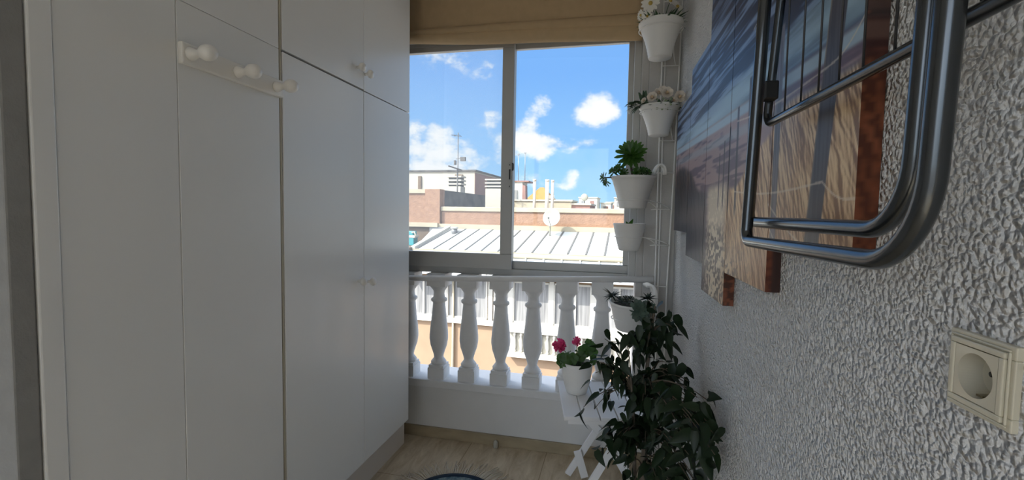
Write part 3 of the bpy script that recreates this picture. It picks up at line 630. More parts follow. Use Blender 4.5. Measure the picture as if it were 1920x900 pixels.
# 5: pot with mixed succulents hooked over the rail
p5 = planter('potted_succulents', (.076, 2.43, .812), .062, .105, .148, 'white pot of mixed dark succulents hooked under the handrail, lowest of the wire stand', flare=.1, tilt=(.10, .04))
fol = MB()
for k in range(44):
    th = k * 2.4; z = random.uniform(-.5, 1); d = Vector((math.cos(th), math.sin(th), z)); leaf_geo(fol, (-.095, -.03, .178), d, (0, 0, 1), random.uniform(.04, .066), .0075, fold=.6, curl=.25)
fol.build('spiky_rosette', m_spiky, p5)
fol = MB()
for c in ((-.04, -.05, .158), (-.015, -.06, .165), (.0, -.03, .172), (.02, -.06, .158), (-.025, -.02, .168), (-.055, -.02, .16)):
    rosette(fol, c, (0, -.5, 1), .028, 16, .3, cup=.8)
for k in range(26):
    th = k * 2.4; d = Vector((math.cos(th), math.sin(th) * .7, random.uniform(-.1, .9))); leaf_geo(fol, (.085, -.02, .175), d, (0, 0, 1), random.uniform(.035, .055), .012, fold=.5, curl=.2)
fol.build('small_rosettes', m_spiky, p5)
fol = MB(); rosette(fol, (.045, -.10, .135), (-.1, -1, .25), .062, 30, .42, cup=.6); rosette(fol, (.09, -.085, .14), (.5, -.9, .35), .05, 24, .42, cup=.6); fol.build('grey_rosettes', m_succ, p5)
hanger(p5, bez((.075, .125, .205), (.115, .12, .235), (.122, .075, .17), 8) + bez((.1225, .068, .155), (.124, .058, .11), (.112, .052, .06), 5), .058, 4)

# wire stand
ws = empty('wire_plant_stand', (.25, 2.59, 0), label='tall narrow white wire plant stand in the corner holding five pots', cat='plant stand')
YS = 2.592
for x0, x1, y in ((.214, .210, YS), (.276, .304, YS), (.232, .228, YS + .018)):
    o = MB().tube([(x0, y, 0), (x0, y, 1.03), ((x0 + x1) / 2, y, 1.6), (x1, y, 2.55 if x0 != .232 else 2.3)], .0042, 8).build('upright', m_wire); loc_par(o, ws)
for z, xr in ((.45, .276), (.775, .276), (1.02, .278), (1.243, .280), (1.436, .284), (1.63, .290), (1.80, .295), (2.19, .302), (2.52, .304)):
    o = MB().tube([(.18 if z in (1.243, 1.436, 1.63) else .212, YS - .003, z - .004), (.212, YS - .003, z), (xr, YS - .003, z - .002)], .0028, 8).build('rung', m_wire); loc_par(o, ws)
for (c, zr, rr, ze) in (((.079, 2.45), 1.478, .0835, 1.436), ((.066, 2.47), 1.288, .0725, 1.243), ((.076, 2.435), .868, .088, .775), ((.199, 2.505), 1.930, .0965, 1.80), ((.187, 2.44), 2.318, .1045, 2.19)):
    mb = MB().tube(ring((c[0], c[1], zr), rr, 36), .0025, 8, closed=True)
    mb.tube(bez((c[0] + rr * .8, c[1] + rr * .6, zr), (.17 + c[0] * .1, 2.56, zr - .006), (.214, YS - .006, ze), 6), .0025, 8)
    mb.tube(bez((c[0] + rr * .95, c[1] - rr * .3, zr), (.235, 2.50, zr - .012), (.278, YS - .006, ze), 6), .0025, 8)
    o = mb.build('ring_holder', m_wire); loc_par(o, ws)

# ------------------------------------------------------------------ folding table
tb = empty('folding_table', (-.285, 2.436, 0), .194 - PI * 0, label='small white slatted folding table in front of the balustrade', cat='table')
# local frame: x right along the width (tilted 11 degrees), y towards the window
rzt = math.atan2(.057, .212); tb.rotation_euler = (0, 0, 0); tb.location = (0, 0, 0)
ox = Vector((.982, .190, 0)); oy = Vector((-.190, .982, 0)); O = Vector((-.200, 1.995, 0))
def T(u, v, z): return O + ox * u + oy * v + Vector((0, 0, z))
def tbox(mb, u0, u1, v0, v1, z0, z1): return mb.hexa([T(u0, v0, z0), T(u1, v0, z0), T(u1, v1, z0), T(u0, v1, z0), T(u0, v0, z1), T(u1, v0, z1), T(u1, v1, z1), T(u0, v1, z1)])
TW, TL = .40, .45; sl = (TW - .0) / 5
for i in range(5):
    o = tbox(MB(), i * sl + (.003 if i else 0), (i + 1) * sl - (.003 if i < 4 else 0), 0.0, TL, .485, .503).build('slat', m_table, tb, bevel=.003)
o = tbox(MB(), .02, TW - .02, .02, .05, .462, .485).build('cross_rail', m_table, tb); o = tbox(MB(), .02, TW - .02, TL - .06, TL - .03, .462, .485).build('cross_rail', m_table, tb)
def leg(u0, z0, u1, z1, v, w=.032, t=.016):
    return MB().beam(T(u0, v, z0), T(u1, v, z1), t, w, upv=oy.cross(T(u1, v, z1) - T(u0, v, z0))).build('leg', m_table, tb, bevel=.002)
def legp(a, b, w=.034, t=.016):
    a = Vector(a); b = Vector(b); return MB().beam(a, b, t, w, upv=oy.cross(b - a)).build('leg', m_table, tb, bevel=.002)
legp(T(.062, .400, .010), T(.335, .400, .470))                 # long legs, foot on the left, top on the right
legp(T(.050, .065, .010), T(.305, .065, .470))
legp(T(.108, .380, .150), T(.150, .380, .008), .04)            # short hinged props
legp(T(.222, .085, .340), T(.418, .085, .008), .04)
legp(T(.045, .380, .455), T(.222, .380, .258), .04)            # brace under the top
MB().beam(T(.298, .06, .45), T(.318, .40, .45), .02, .014).build('cross_rail', m_table, tb)

# geranium in a rounded pot on the table
gp = empty('potted_geranium', (-.172, 2.295, .5035), label='white rounded pot with a pink flowering geranium on the folding table', cat='potted plant')
MB().lathe([(.044, 0), (.050, .003), (.058, .025), (.067, .06), (.073, .10), (.0765, .14), (.077, .157), (.074, .158), (.072, .15), (.070, .13), (.0001, .129)], 40).build('pot', m_pot, gp)
MB().lathe([(.0001, .140), (.04, .141), (.0715, .136), (.071, .128)], 24).build('soil', m_soil, gp)
def round_leaf(mb, c, nrm, r):
    nrm = Vector(nrm).normalized(); a = nrm.orthogonal().normalized(); b = nrm.cross(a); n = 20; V = [Vector(c) - nrm * r * .22]; 
    for k in range(n):
        th = 2 * PI * k / n; rr = r * (1 + .10 * math.cos(5 * th)) * (.55 if k == 0 else 1); V.append(Vector(c) + (a * math.cos(th) + b * math.sin(th)) * rr + nrm * (r * .12 * math.sin(5 * th)))
    mb.add(V, [(0, 1 + k, 1 + (k + 1) % n) for k in range(n)], True)
fol = MB(); stems = MB()
for c, nr, r in (((-.075, -.02, .168), (-.5, -.8, .2), .034), ((-.05, -.05, .175), (-.2, -1, .4), .036), ((-.02, -.05, .185), (.1, -1, .4), .030), ((.055, -.03, .235), (.3, -1, .35), .032), ((.035, .0, .215), (.0, -1, .5), .034), ((.075, .0, .205), (.7, -.8, .1), .034), ((.02, -.03, .195), (-.1, -1, .6), .028), ((.06, -.02, .265), (.2, -.7, .9), .024), ((-.06, .02, .19), (-.5, .2, 1), .030), ((.02, .04, .20), (0, .4, 1), .034), ((.075, .01, .24), (.8, -.5, .5), .028), ((-.085, -.03, .15), (-.8, -.7, -.3), .028), ((.08, -.01, .17), (.7, -.7, -.2), .026)):
    round_leaf(fol, c, nr, r); stems.tube(bez((c[0] * .2, c[1] * .2, .135), (c[0] * .4, c[1] * .4, c[2] * .9), c), .0016, 6)
for c in ((-.088, -.03, .235), (-.004, -.02, .262)): stems.tube(bez((c[0] * .2, 0, .135), (c[0] * .5, 0, c[2] * .85), c), .002, 6)
fol.build('foliage', m_geran, gp); stems.build('stem', m_geran, gp)
for c, R_, n in (((-.088, -.035, .243), .036, 90), ((-.003, -.02, .266), .025, 50)):
    mb = MB()
    for k in range(n):
        d = rv().normalized(); leaf_geo(mb, Vector(c) + d * R_ * .55, d + rv(.5), rv(), R_ * .5, R_ * .42, fold=.2, curl=.3, n=3, blunt=True)
    mb.ball(c, R_ * .62, 10, 7); mb.build('flower_head', m_pink, gp)

# ------------------------------------------------------------------ weeping fig
fg = empty('weeping_fig', (.12, 1.9, 0), label='tall dark-leaved weeping fig on the floor beside the stucco wall', cat='potted plant')
loc_par(pot_mb(.085, .12, 0, .23, ridged=False).build('pot', m_pot, None, loc=(.115, 1.93, 0)), fg)
loc_par(MB().lathe([(.0001, .21), (.06, .213), (.106, .205), (.105, .196)], 24, (.115, 1.93, 0)).build('soil', m_soil), fg)
tr = MB().tube([(.125, 1.93, .20), (.135, 1.92, .33), (.145, 1.93, .5), (.135, 1.94, .7), (.15, 1.95, .88), (.165, 1.95, 1.03)], [.017, .014, .011, .009, .006, .003], 10)
tr.tube([(.11, 1.93, .2), (.10, 1.90, .4), (.09, 1.88, .6), (.07, 1.88, .8)], [.010, .008, .006, .003], 8)
loc_par(tr.build('trunk', m_bark), fg)
fol = MB(); tw = MB()
def wall_clear(p): return Vector((min(p.x, xw(p.y) - .012), p.y, max(p.z, .25)))
def cluster(c, rad, n, start, hang=.7, L=(.054, .084)):
    """a spray of drooping leaves around c on twigs that leave the trunk at start"""
    c = Vector(c); s0 = Vector(start); tips = []
    for k in range(max(2, n // 7)):
        tip = c + Vector((random.uniform(-1, 1) * rad[0], random.uniform(-1, 1) * rad[1], random.uniform(-1, .6) * rad[2])); tip = wall_clear(tip); mid = (s0 + tip) / 2 + Vector((0, 0, .07))
        P = [wall_clear(q) for q in bez(s0, mid, tip, 7)]; tw.tube(P, [.0034 - .0003 * i for i in range(8)], 6)
        tips.append(P)
    for k in range(int(n * .85)):
        P = random.choice(tips); i = random.randint(3, 7); b = P[i] + rv(.016)
        b = b if k % 3 else c + Vector((random.uniform(-1, 1) * rad[0], random.uniform(-1, 1) * rad[1], random.uniform(-1, 1) * rad[2]))
        b = wall_clear(b); d = Vector((random.gauss(0, .65), random.gauss(-.1, .6), -hang + random.gauss(0, .35))); L_ = random.uniform(*L)
        room = xw(b.y) - .012 - b.x
        if d.normalized().x * L_ > room: d.x = -abs(d.x) * .5
        leaf_geo(fol, b, d, rv() + Vector((0, -.6, .8)), L_, L_ * random.uniform(.40, .5), fold=.3, curl=.35)
TK = {1: (.15, 1.95, .9), 2: (.135, 1.94, .7), 3: (.145, 1.93, .5), 4: (.135, 1.92, .36), 5: (.08, 1.88, .7)}
for c, rad, n, s_ in (((.165, 1.93, 1.03), (.045, .04, .035), 10, 1), ((.215, 1.93, .985), (.045, .04, .03), 16, 1), ((.240, 1.92, .93), (.03, .04, .045), 14, 1), ((.16, 1.9, .93), (.06, .05, .06), 24, 1), ((.10, 1.9, .90), (.05, .05, .05), 16, 1), ((.020, 1.9, .890), (.055, .05, .040), 18, 5),
        ((-.045, 1.9, .83), (.035, .05, .05), 14, 5), ((-.06, 1.9, .75), (.03, .04, .05), 10, 5), ((.02, 1.9, .78), (.04, .05, .06), 14, 5), ((.16, 1.88, .82), (.06, .05, .07), 30, 2), ((.245, 1.85, .84), (.04, .04, .06), 16, 2), ((.255, 1.80, .77), (.035, .04, .04), 10, 2),
        ((.125, 1.84, .715), (.065, .06, .045), 56, 2), ((.13, 1.84, .66), (.06, .05, .04), 34, 2), ((.0, 1.86, .665), (.045, .05, .03), 9, 5), ((-.095, 1.87, .60), (.03, .03, .02), 7, 5), ((.045, 1.84, .575), (.065, .05, .05), 36, 3), ((-.01, 1.84, .52), (.04, .05, .05), 22, 3), ((.055, 1.82, .49), (.045, .05, .05), 22, 3),
        ((.145, 1.84, .55), (.045, .05, .07), 34, 3), ((.17, 1.86, .45), (.035, .05, .05), 14, 4), ((.20, 1.82, .36), (.05, .05, .05), 18, 4), ((.08, 1.86, .37), (.03, .05, .04), 6, 4), ((-.03, 1.84, .455), (.03, .03, .025), 9, 3),
        ((.235, 1.62, .77), (.04, .06, .03), 16, 2), ((.268, 1.44, .855), (.028, .04, .025), 16, 2), ((.272, 1.43, .785), (.035, .05, .035), 30, 2), ((.292, 1.40, .715), (.018, .04, .03), 18, 2), ((.235, 1.52, .74), (.03, .05, .035), 16, 2), ((.24, 1.7, .69), (.03, .05, .03), 8, 3),
        ((.215, 1.66, .60), (.03, .05, .04), 14, 3), ((.25, 1.58, .62), (.025, .05, .03), 12, 3), ((.275, 1.55, .56), (.025, .05, .035), 16, 3), ((.300, 1.54, .51), (.018, .05, .03), 12, 3), ((.23, 1.62, .51), (.035, .05, .04), 18, 4), ((.205, 1.70, .45), (.045, .05, .04), 20, 4)):
    cluster(c, rad, n, TK[s_])
loc_par(tw.build('branches', m_twig), fg); loc_par(fol.build('foliage', m_leaf), fg)

# ------------------------------------------------------------------ rug and the little plug at the skirting
rg = empty('round_rug', (-.74, 2.03, 0), label='small round fringed rug with a dark blue border on the tiled floor', cat='rug')
MB().lathe([(.0001, .010), (.205, .010), (.206, .002), (.0001, .002)], 64).build('pile', m_rug, rg)
MB().lathe([(.205, .002), (.205, .011), (.215, .013), (.232, .012), (.238, .003), (.237, .001)], 64).build('border', m_rugb, rg)
fr = MB()
for k in range(210):
    a = 2 * PI * k / 210 + random.uniform(-.012, .012); d = Vector((math.cos(a), math.sin(a), 0)); t_ = Vector((-d.y, d.x, 0)); L_ = random.uniform(.10, .15)
    fr.tube([d * .232 + Vector((0, 0, .006)), d * (.232 + L_ * .5) + t_ * random.uniform(-.01, .01) + Vector((0, 0, .004)), d * (.232 + L_) + t_ * random.uniform(-.025, .025) + Vector((0, 0, .003))], [.0028, .0024, .0012], 5)
tag(fr.build('fringe', m_fringe, rg), kind='stuff')
pl = MB().lathe([(.014, 0), (.015, .004), (.014, .028), (.012, .038), (.006, .043), (.0001, .044)], 20, (-.665, D - .032, 0)).build('door_stop', m_plug); tag(pl, 'small frosted plastic stop on the floor against the tile skirting', 'door stop')

# ================================================================== outside
aE = math.radians(2.5); EXv = Vector((math.cos(aE), -math.sin(aE), 0)); EYv = Vector((math.sin(aE), math.cos(aE), 0))
def XE(p): return EXv * p[0] + EYv * p[1] + Vector((0, 0, p[2]))
class EB(MB):
    def build(s, *a, **k): s.xf(XE); return MB.build(s, *a, **k)
m_orange = mat('salmon_render', (.37, .255, .165), rough=.9, var=.12, vscale=1.2)
m_pinkw = mat('salmon_roughcast', (.31, .185, .120), rough=.95, vcol=(.25, .145, .095), vscale=5, bump=.02, bscale=14, detail=8)
m_cream = mat('cream_stone', (.42, .37, .27), rough=.85, var=.15, vscale=2)
m_creamw = mat('weathered_white', (.46, .44, .37), rough=.9, var=.10, vscale=.8)
m_wht = mat('outdoor_white', (.56, .54, .48), rough=.8)
m_roofw = mat('white_metal_roof', (.46, .48, .465), rough=.6, var=.06, vscale=1.5)
m_seam = mat('roof_seam_grey', (.10, .10, .098), rough=.7)
m_concrete = mat('shaded_concrete', (.12, .115, .11), rough=.95, vcol=(.03, .03, .032), vscale=1.6, detail=8)  # mottled near-black puts the receding side wall's shade into the colour
m_brown = mat('brown_wall', (.16, .115, .08), rough=.9, var=.2, vscale=3)
m_rose_w = mat('rose_wall', (.28, .155, .13), rough=.9, var=.15, vscale=2)
m_turq = mat('turquoise_plastic', (.03, .26, .29), rough=.45)
m_otile = mat('ochre_tiles', (.36, .19, .04), rough=.8, vcol=(.20, .09, .015), vscale=9, stretch=(1, 1, 2))
m_dish = mat('dish_white', (.30, .30, .255), rough=.5)
m_galv = mat('galvanised', (.22, .22, .22), rough=.45, metal=.4)
m_dark = mat('dark_metal', (.09, .085, .08), rough=.6)
m_curt = mat('grey_net_curtain', (.33, .33, .32), rough=.9, vcol=(.19, .19, .19), vscale=2.2, stretch=(6, 6, .35), detail=2)
m_ground = mat('street_asphalt', (.25, .245, .24), rough=.95, var=.2, vscale=.4)

struct(MB().box(-120, 120, -120, 160, -9.3, -9.0).build('ground', m_ground))
# our own facade below and beside the window
struct(MB().box(-6, 6, D + .22, D + .23, -9, -.15).build('wall_outside', m_orange))

ab = empty('apartment_building', XE((-5, 17.4, -9)), label='salmon apartment block across the street with white standing-seam roof', cat='building')
def AB(mb, name, m, par=ab, bevel=0):
    o = mb.build(name, m, bevel=bevel)
    if par is ab: loc_par(o, ab)
    else: o.parent = par
    return o
FE = 17.4
AB(EB().box(-16, 8, FE, 20.4, -9, -.9), 'facade_wall', m_orange)
# lower roof strip with gutter, then the main standing-seam slope
def slab(x0, x1, e0, z0, e1, z1, th=.06, skew=0): return EB().hexa([(x0, e0, z0 - th), (x1, e0, z0 - th), (x1 + skew, e1, z1 - th), (x0 + skew, e1, z1 - th), (x0, e0, z0), (x1, e0, z0), (x1 + skew, e1, z1), (x0 + skew, e1, z1)])
AB(slab(-9.3, 8, 16.75, -1.02, 17.85, -.36), 'lower_roof', m_roofw)
for i in range(24):
    x = -9.2 + i * .72
    AB(EB().hexa([(x - .03, 16.75, -1.02), (x + .03, 16.75, -1.02), (x + .03 - .1, 17.85, -.36), (x - .03 - .1, 17.85, -.36), (x - .03, 16.75, -.96), (x + .03, 16.75, -.96), (x + .03 - .1, 17.85, -.30), (x - .03 - .1, 17.85, -.30)]), 'roof_rib', m_wht)
AB(EB().tube([(-9.2, 17.80, -.31), (8, 17.80, -.31)], .09, 14), 'gutter', m_cream)
AB(EB().box(-9.3, 8, 17.83, 17.95, -.42, -.17), 'eave_board', m_cream)
AB(slab(-9.25, 8, 17.85, -.19, 20.0, .70, skew=0), 'main_roof', m_roofw)
for i in range(22):
    x = -9.05 + i * .715; sk_ = (-x - .9) * .098
    p_ = [(x, 17.9, -.17), (x + sk_, 19.9, .655)]
    AB(EB().beam(p_[0], p_[1], .07, .05), 'roof_seam', m_seam)
AB(EB().beam((-9.25, 17.85, -.14), (-8.45, 19.95, .73), .22, .12), 'verge', m_wht)
AB(EB().box(-9.0, 8, 19.85, 20.0, .62, .86), 'ridge_flashing', m_cream)
AB(EB().box(-8.9, 8, 20.0, 20.35, .6, 1.46), 'parapet', m_pinkw)
AB(EB().box(-8.92, 8, 19.94, 20.42, 1.46, 1.66), 'coping', m_cream, bevel=.02)
AB(EB().box(-16, -9.68, 19.95, 20.4, .86, 2.30).box(-9.68, -8.93, 19.85, 20.4, .86, 2.47), 'tall_parapet', m_pinkw)
AB(EB().box(-16, -9.70, 19.88, 20.45, 2.28, 2.47), 'coping', m_cream)
AB(EB().box(-16, -9.0, 19.75, 20.0, .70, .90), 'string_course', m_cream)
AB(EB().box(-16, -8.5, 19.9, 20.1, -.9, .72), 'terrace_wall', m_brown)
AB(EB().box(-9.42, -8.72, 19.8, 19.9, -.3, .70), 'grey_panel', m_galv)
AB(EB().box(-16, -9.32, 17.4, 19.9, -.9, -.12), 'terrace_floor', m_brown)
rb_ = empty('rear_block', XE((-4, 26, -9)), label='flat-roofed rear wing with a dark shaded side wall behind the salmon parapet', cat='building')
loc_par(EB().box(-16, 8, 20.46, 31.6, -9, .88).build('wall', m_orange), rb_)
rb_['label'] = 'flat-roofed rear wing behind the salmon parapet'
shaded_side = EB().box(-9.25, -8.93, 20.46, 31, .885, 2.45).build('parapet_wall', m_concrete); tag(shaded_side, 'dark shaded grey side wall running back from the tall salmon parapet', 'wall')
# windows of the block
AB(EB().box(-16, 8, FE - .14, FE, -3.10, -2.90), 'window_sill', m_wht)
for (x0, x1) in ((-11.6, -9.7), (-9.6, -7.58), (-7.46, -5.70), (-5.44, -4.78), (-4.66, -3.16), (-3.04, -1.56), (-1.42, .1)):
    f = EB().box(x0, x0 + .07, FE - .08, FE, -2.9, -1.25).box(x1 - .07, x1, FE - .08, FE, -2.9, -1.25).box(x0, x1, FE - .08, FE, -2.9, -2.83).box(x0, x1, FE - .08, FE, -1.32, -1.25)
    xm_ = (x0 + x1) / 2 + .1; f.box(xm_ - .04, xm_ + .04, FE - .08, FE, -2.83, -1.32)
    f = AB(f, 'window', m_wht)
    AB(EB().box(x0 + .06, x1 - .06, FE - .02, FE - .01, -2.84, -1.31), 'curtain', m_curt, par=f)
for xq in (-5.57, -7.52, -4.72, -3.10, -1.49): AB(EB().box(xq - .09, xq + .09, FE - .10, FE, -2.9, -1.2), 'mullion_post', m_wht)
AB(EB().tube([(-7.16, FE - .08, -9), (-7.16, FE - .08, -1.05)], .05, 10), 'drainpipe', m_cream)
# balcony front with small balusters
AB(EB().box(-4.75, 3, FE - .10, FE - .02, -4.05, -3.20), 'balcony_recess', m_creamw)
AB(EB().box(-4.80, 3, FE - .28, FE, -4.22, -4.03), 'balcony_slab', m_wht)
AB(EB().box(-4.80, 3, FE - .26, FE - .02, -3.24, -3.10), 'balcony_rail', m_wht)
for i in range(18):
    AB(EB().lathe([(.06, -4.03), (.06, -3.95), (.035, -3.93), (.075, -3.76), (.05, -3.55), (.032, -3.40), (.06, -3.36), (.06, -3.24)], 12, (-4.52 + i * .262, FE - .16, 0)), 'baluster', m_wht)

# satellite dish
sdh = empty('satellite_dish', XE((-3.6, 19.3, .42)), label='round off-white satellite dish standing on the white roof', cat='satellite dish')
R_ = .375; dn = Vector((-.22, -1, .30)).normalized(); q = dn.to_track_quat('Z', 'Y').to_matrix()
prof = [(.0001, 0), (R_ * .35, .010), (R_ * .7, .042), (R_, .09), (R_ * 1.03, .092), (R_ * .7, .03), (R_ * .35, -.004), (.0001, -.014)]
def DM(p): return XE((-3.52, 19.3, 1.24)) + q @ Vector(p)
d_ = MB().lathe(prof, 40).xf(lambda p: DM((p.x, p.y, p.z - .03))).build('reflector', m_dish); loc_par(d_, sdh)
base = XE((-3.62, 19.45, .40)); top = DM((0, 0, -.07))
a_ = MB().tube([base, base + Vector((0, 0, .45)), top], .03, 10).tube([base, base + Vector((.3, .1, .06))], .02, 8).build('mast', m_dish); loc_par(a_, sdh)
bot = [p for p in (DM((0, -R_, .03)), DM((0, R_, .03)))]; bot = min(bot, key=lambda v: v.z); foc = DM((0, 0, .42)) + Vector((0, 0, -.12))
a_ = MB().tube([bot, foc], .014, 8).build('arm', m_galv); loc_par(a_, sdh); a_ = MB().ball(tuple(foc), .04, 10, 7).build('receiver', m_dark); loc_par(a_, sdh)
def thing_e(name, label, cat, loc, group=None): return empty(name, XE(loc), 0, label, cat, group)
def PE(mb, name, m, par, bevel=0): o = mb.build(name, m, bevel=bevel); return loc_par(o, par)
# roof vent
t = thing_e('roof_vent', 'short grey vent pipe on the white roof below the dark wall', 'vent', (-8.0, 19.5, .45))
PE(EB().lathe([(.14, .38), (.14, .68), (.10, .68)], 16, (-8.02, 19.45, 0)), 'pipe', m_galv, t); PE(EB().lathe([(.17, .66), (.17, .74), (.0001, .75)], 16, (-8.02, 19.45, 0)), 'cap', m_wht, t)
# turquoise bin on the terrace
t = thing_e('cool_box', 'turquoise box with white band on the terrace beside the wardrobe edge', 'box', (-9.9, 18.9, -.12))
PE(EB().box(-10.5, -9.66, 18.7, 19.1, -.12, .24).box(-10.48, -9.70, 18.72, 19.08, .34, .52), 'body', m_turq, t, .03); PE(EB().box(-10.5, -9.62, 18.68, 19.12, .24, .34), 'band', m_wht, t)
PE(EB().tube([XE((0, 0, 0)) * 0 + Vector(p) for p in ((-9.75, 18.7, .46), (-9.62, 18.68, .50), (-9.56, 18.68, .36), (-9.60, 18.68, .22))], .035, 8), 'handle', m_creamw, t)
# pale block behind
t = thing_e('roof_block', 'plain cream rooftop block with rose side behind the dark shaded wall', 'building', (-14, 32, .9))
PE(EB().box(-22, -11.62, 32, 42, -9, 4.42), 'wall', m_creamw, t); PE(EB().box(-11.64, -11.60, 32.0, 41.5, .9, 4.32), 'side_wall', m_rose_w, t); PE(EB().box(-22.1, -11.5, 31.9, 42.1, 4.42, 4.54), 'roof_edge', m_concrete, t)
PE(EB().box(-16.15, -15.9, 31.9, 32.0, 2.6, 4.1), 'downpipe', m_brown, t)
for z in (4.10, 3.60):
    PE(EB().box(-13.15, -12.55, 31.9, 32.0, z, z + .10).box(-12.98, -12.78, 31.9, 32.0, z - .3, z - .12), 'vent_slot', m_brown, t)
def chimney(x0, x1, e, z0, z1, zc, label, d=.8):
    t = thing_e('chimney', label, 'chimney', ((x0 + x1) / 2, e, z0))
    PE(EB().box(x0, x1, e, e + d, z0, z1), 'stack', m_creamw, t)
    n = 3; w = (x1 - x0); 
    for i in range(n): zz = z1 + (zc - z1) * (i + .45) / n; PE(EB().box(x0 - .02, x1 + .05, e - .04, e + d + .04, zz, zz + (zc - z1) / n * .42), 'cap_slat', m_creamw, t)
    PE(EB().box(x0 + .06, x1 - .06, e + .06, e + d - .06, z1, zc - .03), 'flue', m_concrete, t)
    return t
chimney(-11.63, -10.75, 27, .9, 3.03, 3.72, 'cream chimney with slatted cap standing in front of the plain rooftop block')
chimney(-7.42, -6.62, 22, .9, 2.62, 3.12, 'wide cream chimney with slatted cap beside the window mullion', d=.9)
# antennas
t = thing_e('antenna', 'tall thin antenna mast with small aerials above the rooftop block', 'antenna', (-12.15, 30, .9))
PE(EB().tube([(-12.15, 30, .9), (-12.15, 30, 6.9)], .035, 6), 'mast', m_dark, t)
a_ = EB().beam((-12.65, 30, 6.75), (-11.9, 30, 6.62), .03, .03)
for x in (-12.5, -12.35, -12.2, -12.05): a_.beam((x, 29.7, 6.72), (x, 30.3, 6.72), .02, .02)
PE(a_, 'aerial', m_dark, t)
PE(EB().beam((-12.3, 30, 5.1), (-11.7, 30, 5.2), .03, .03).box(-11.95, -11.6, 29.9, 30.1, 4.95, 5.22).box(-12.42, -12.3, 29.9, 30.1, 4.7, 5.0), 'bracket', m_dark, t)
t = thing_e('antenna', 'dark T-shaped aerial in front of the slatted chimney cap', 'antenna', (-10.2, 25, .9))
PE(EB().tube([(-10.15, 25, .9), (-10.15, 25, 3.95)], .045, 8), 'mast', m_dark, t); PE(EB().beam((-10.55, 24.6, 4.05), (-9.95, 25.2, 3.85), .10, .06), 'crossbar', m_dark, t)
# the skyline to the right of the mullion
def house(name, x0, x1, e, d, z1, m, label, cat='building', extras=()):
    t = thing_e(name, label, cat, ((x0 + x1) / 2, e, -9)); PE(EB().box(x0, x1, e, e + d, -9, z1), 'wall', m, t); PE(EB().box(x0 - .08, x1 + .08, e - .08, e + d + .08, z1, z1 + .12), 'roof_edge', m_creamw, t)
    for (a, b, z0, z2, mm, nm) in extras: PE(EB().box(a, b, e - .06, e + .01, z0, z2), nm, mm, t)
    return t
house('terrace_block', -9.6, -4.62, 33, 3, 2.32, m_cream, 'low cream rooftop block right of the window mullion', extras=((-9.4, -8.9, 1.9, 2.2, m_brown, 'window'),))
house('terrace_block', -4.45, -3.2, 32, 4, 2.05, m_rose_w, 'small rose-coloured rooftop block behind the parapet', extras=((-4.3, -3.9, 1.2, 1.8, m_brown, 'window'),))
t = thing_e('stair_tower', 'narrow white and rose stair tower at the mullion under two thin poles', 'building', (-8.9, 36, -9))
PE(EB().box(-10.6, -9.1, 36.3, 38, -9, 3.95), 'wall', m_wht, t)
PE(EB().hexa([(-9.1, 36.3, -9), (-8.35, 36.3, -9), (-8.35, 37, -9), (-9.1, 37, -9), (-9.1, 36.3, 3.75), (-8.85, 36.3, 3.65), (-8.85, 37, 3.65), (-9.1, 37, 3.75)]), 'buttress', m_rose_w, t)
PE(EB().box(-10.3, -9.5, 36.2, 36.3, 2.2, 3.3), 'window', m_curt, t)
PE(EB().box(-10.7, -8.55, 36.2, 38.1, 3.95, 4.05), 'roof_edge', m_rose_w, t)
for x, zt, e in ((-9.5, 6.15, 36.5), (-8.95, 6.25, 36.5)):
    t = thing_e('pole', 'thin grey pole on the stair tower, ' + ('nearer the window mullion' if x < -9.2 else 'farther from the window mullion'), 'pole', (x, e, 4.05), 'poles on the stair tower'); PE(EB().tube([(x, e, 4.05), (x, e, zt)], .03, 6), 'shaft', m_galv, t); PE(EB().box(x - .08, x + .08, e - .05, e + .05, zt, zt + .1), 'head', m_galv, t)
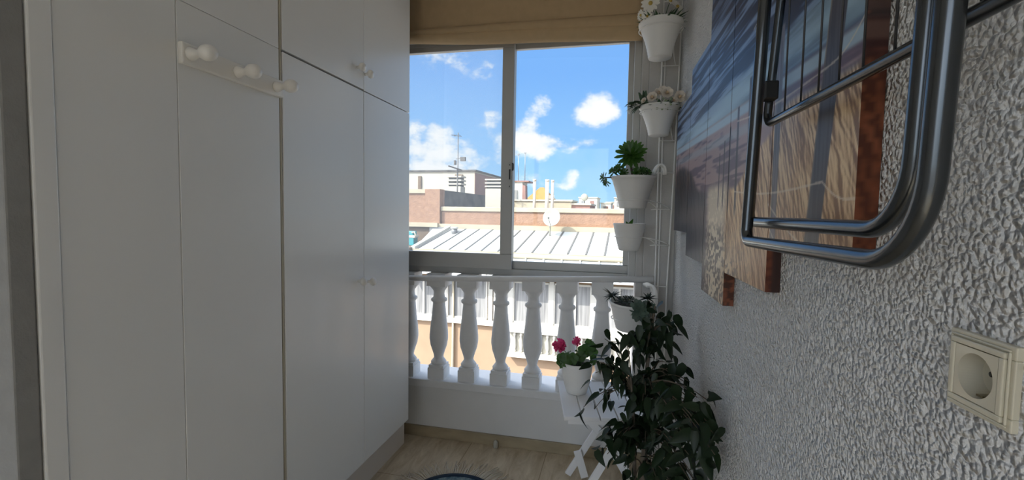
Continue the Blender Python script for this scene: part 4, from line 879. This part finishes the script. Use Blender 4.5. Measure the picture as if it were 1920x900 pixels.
for x, zt, lb in ((-6.9, 3.75, 'first of three white flue pipes right of the mullion, beside the ochre roof'), (-6.02, 3.72, 'thickest white flue pipe directly above the satellite dish'), (-5.65, 3.68, 'thin white flue pipe to the right above the satellite dish')):
    e = 31.0; r_ = .13 if x > -6.5 and x < -5.9 else .10; t = thing_e('flue_pipe', lb, 'flue pipe', (x, e, .88), 'white flue pipes'); PE(EB().tube([(x, e, .88), (x, e, zt)], r_, 10), 'pipe', m_wht, t); PE(EB().lathe([(r_ * 1.15, zt - .12), (r_ * 1.15, zt + .02), (.001, zt + .03)], 12, (x, e, 0)), 'cap', m_wht, t)
t = thing_e('tiled_tower', 'small tower with an ochre tiled pyramid roof on the skyline', 'building', (-12.9, 60, -9))
PE(EB().box(-14.6, -11.0, 60, 63, -9, 3.45), 'wall', m_creamw, t)
PE(EB().add([(-14.5, 59.8, 3.3), (-10.9, 59.8, 3.3), (-10.9, 63.2, 3.3), (-14.5, 63.2, 3.3), (-12.9, 61.5, 5.0), (-12.4, 61.5, 5.0)], [(0, 1, 5, 4), (1, 2, 5), (2, 3, 4, 5), (3, 0, 4), (3, 2, 1, 0)]), 'roof', m_otile, t)
for k in range(3): PE(EB().box(-11.5, -10.6, 59.5, 59.9, 3.15 + k * .26, 3.28 + k * .26), 'chimney_slat', m_wht, t)
for x0, x1, z1, e, mm, lb in ((-7.7, -5.3, 3.62, 62, m_wht, 'white cube house on the skyline, centre right'), (-5.1, -3.7, 3.0, 66, m_wht, 'lower white house on the skyline beside the white cube house'), (-4.9, -3.3, 3.35, 74, m_creamw, 'distant pale house on the skyline behind the lower white house'), (-2.95, -1.4, 3.55, 60, m_creamw, 'cream house on the skyline next to the rosette plant pot'), (-10.8, -8.2, 2.9, 70, m_creamw, 'distant cream house between the flue pipes')):
    house('house', x0, x1, e, 5, z1, mm, lb, extras=((x0 + .3, x0 + .8, z1 - 1.0, z1 - .4, m_curt, 'window'), (x1 - .9, x1 - .4, z1 - 1.0, z1 - .4, m_rose_w, 'window')))
t = thing_e('satellite_dish', 'tiny distant satellite dish on the small rose-coloured rooftop block', 'satellite dish', (-3.7, 33, 2.17)); PE(EB().ball((-3.7, 32.95, 2.62), .26, 14, 8, (1, .3, 1)), 'reflector', m_dish, t); PE(EB().tube([(-3.7, 33.05, 2.17), (-3.7, 33.05, 2.62)], .04, 6), 'mast', m_galv, t)
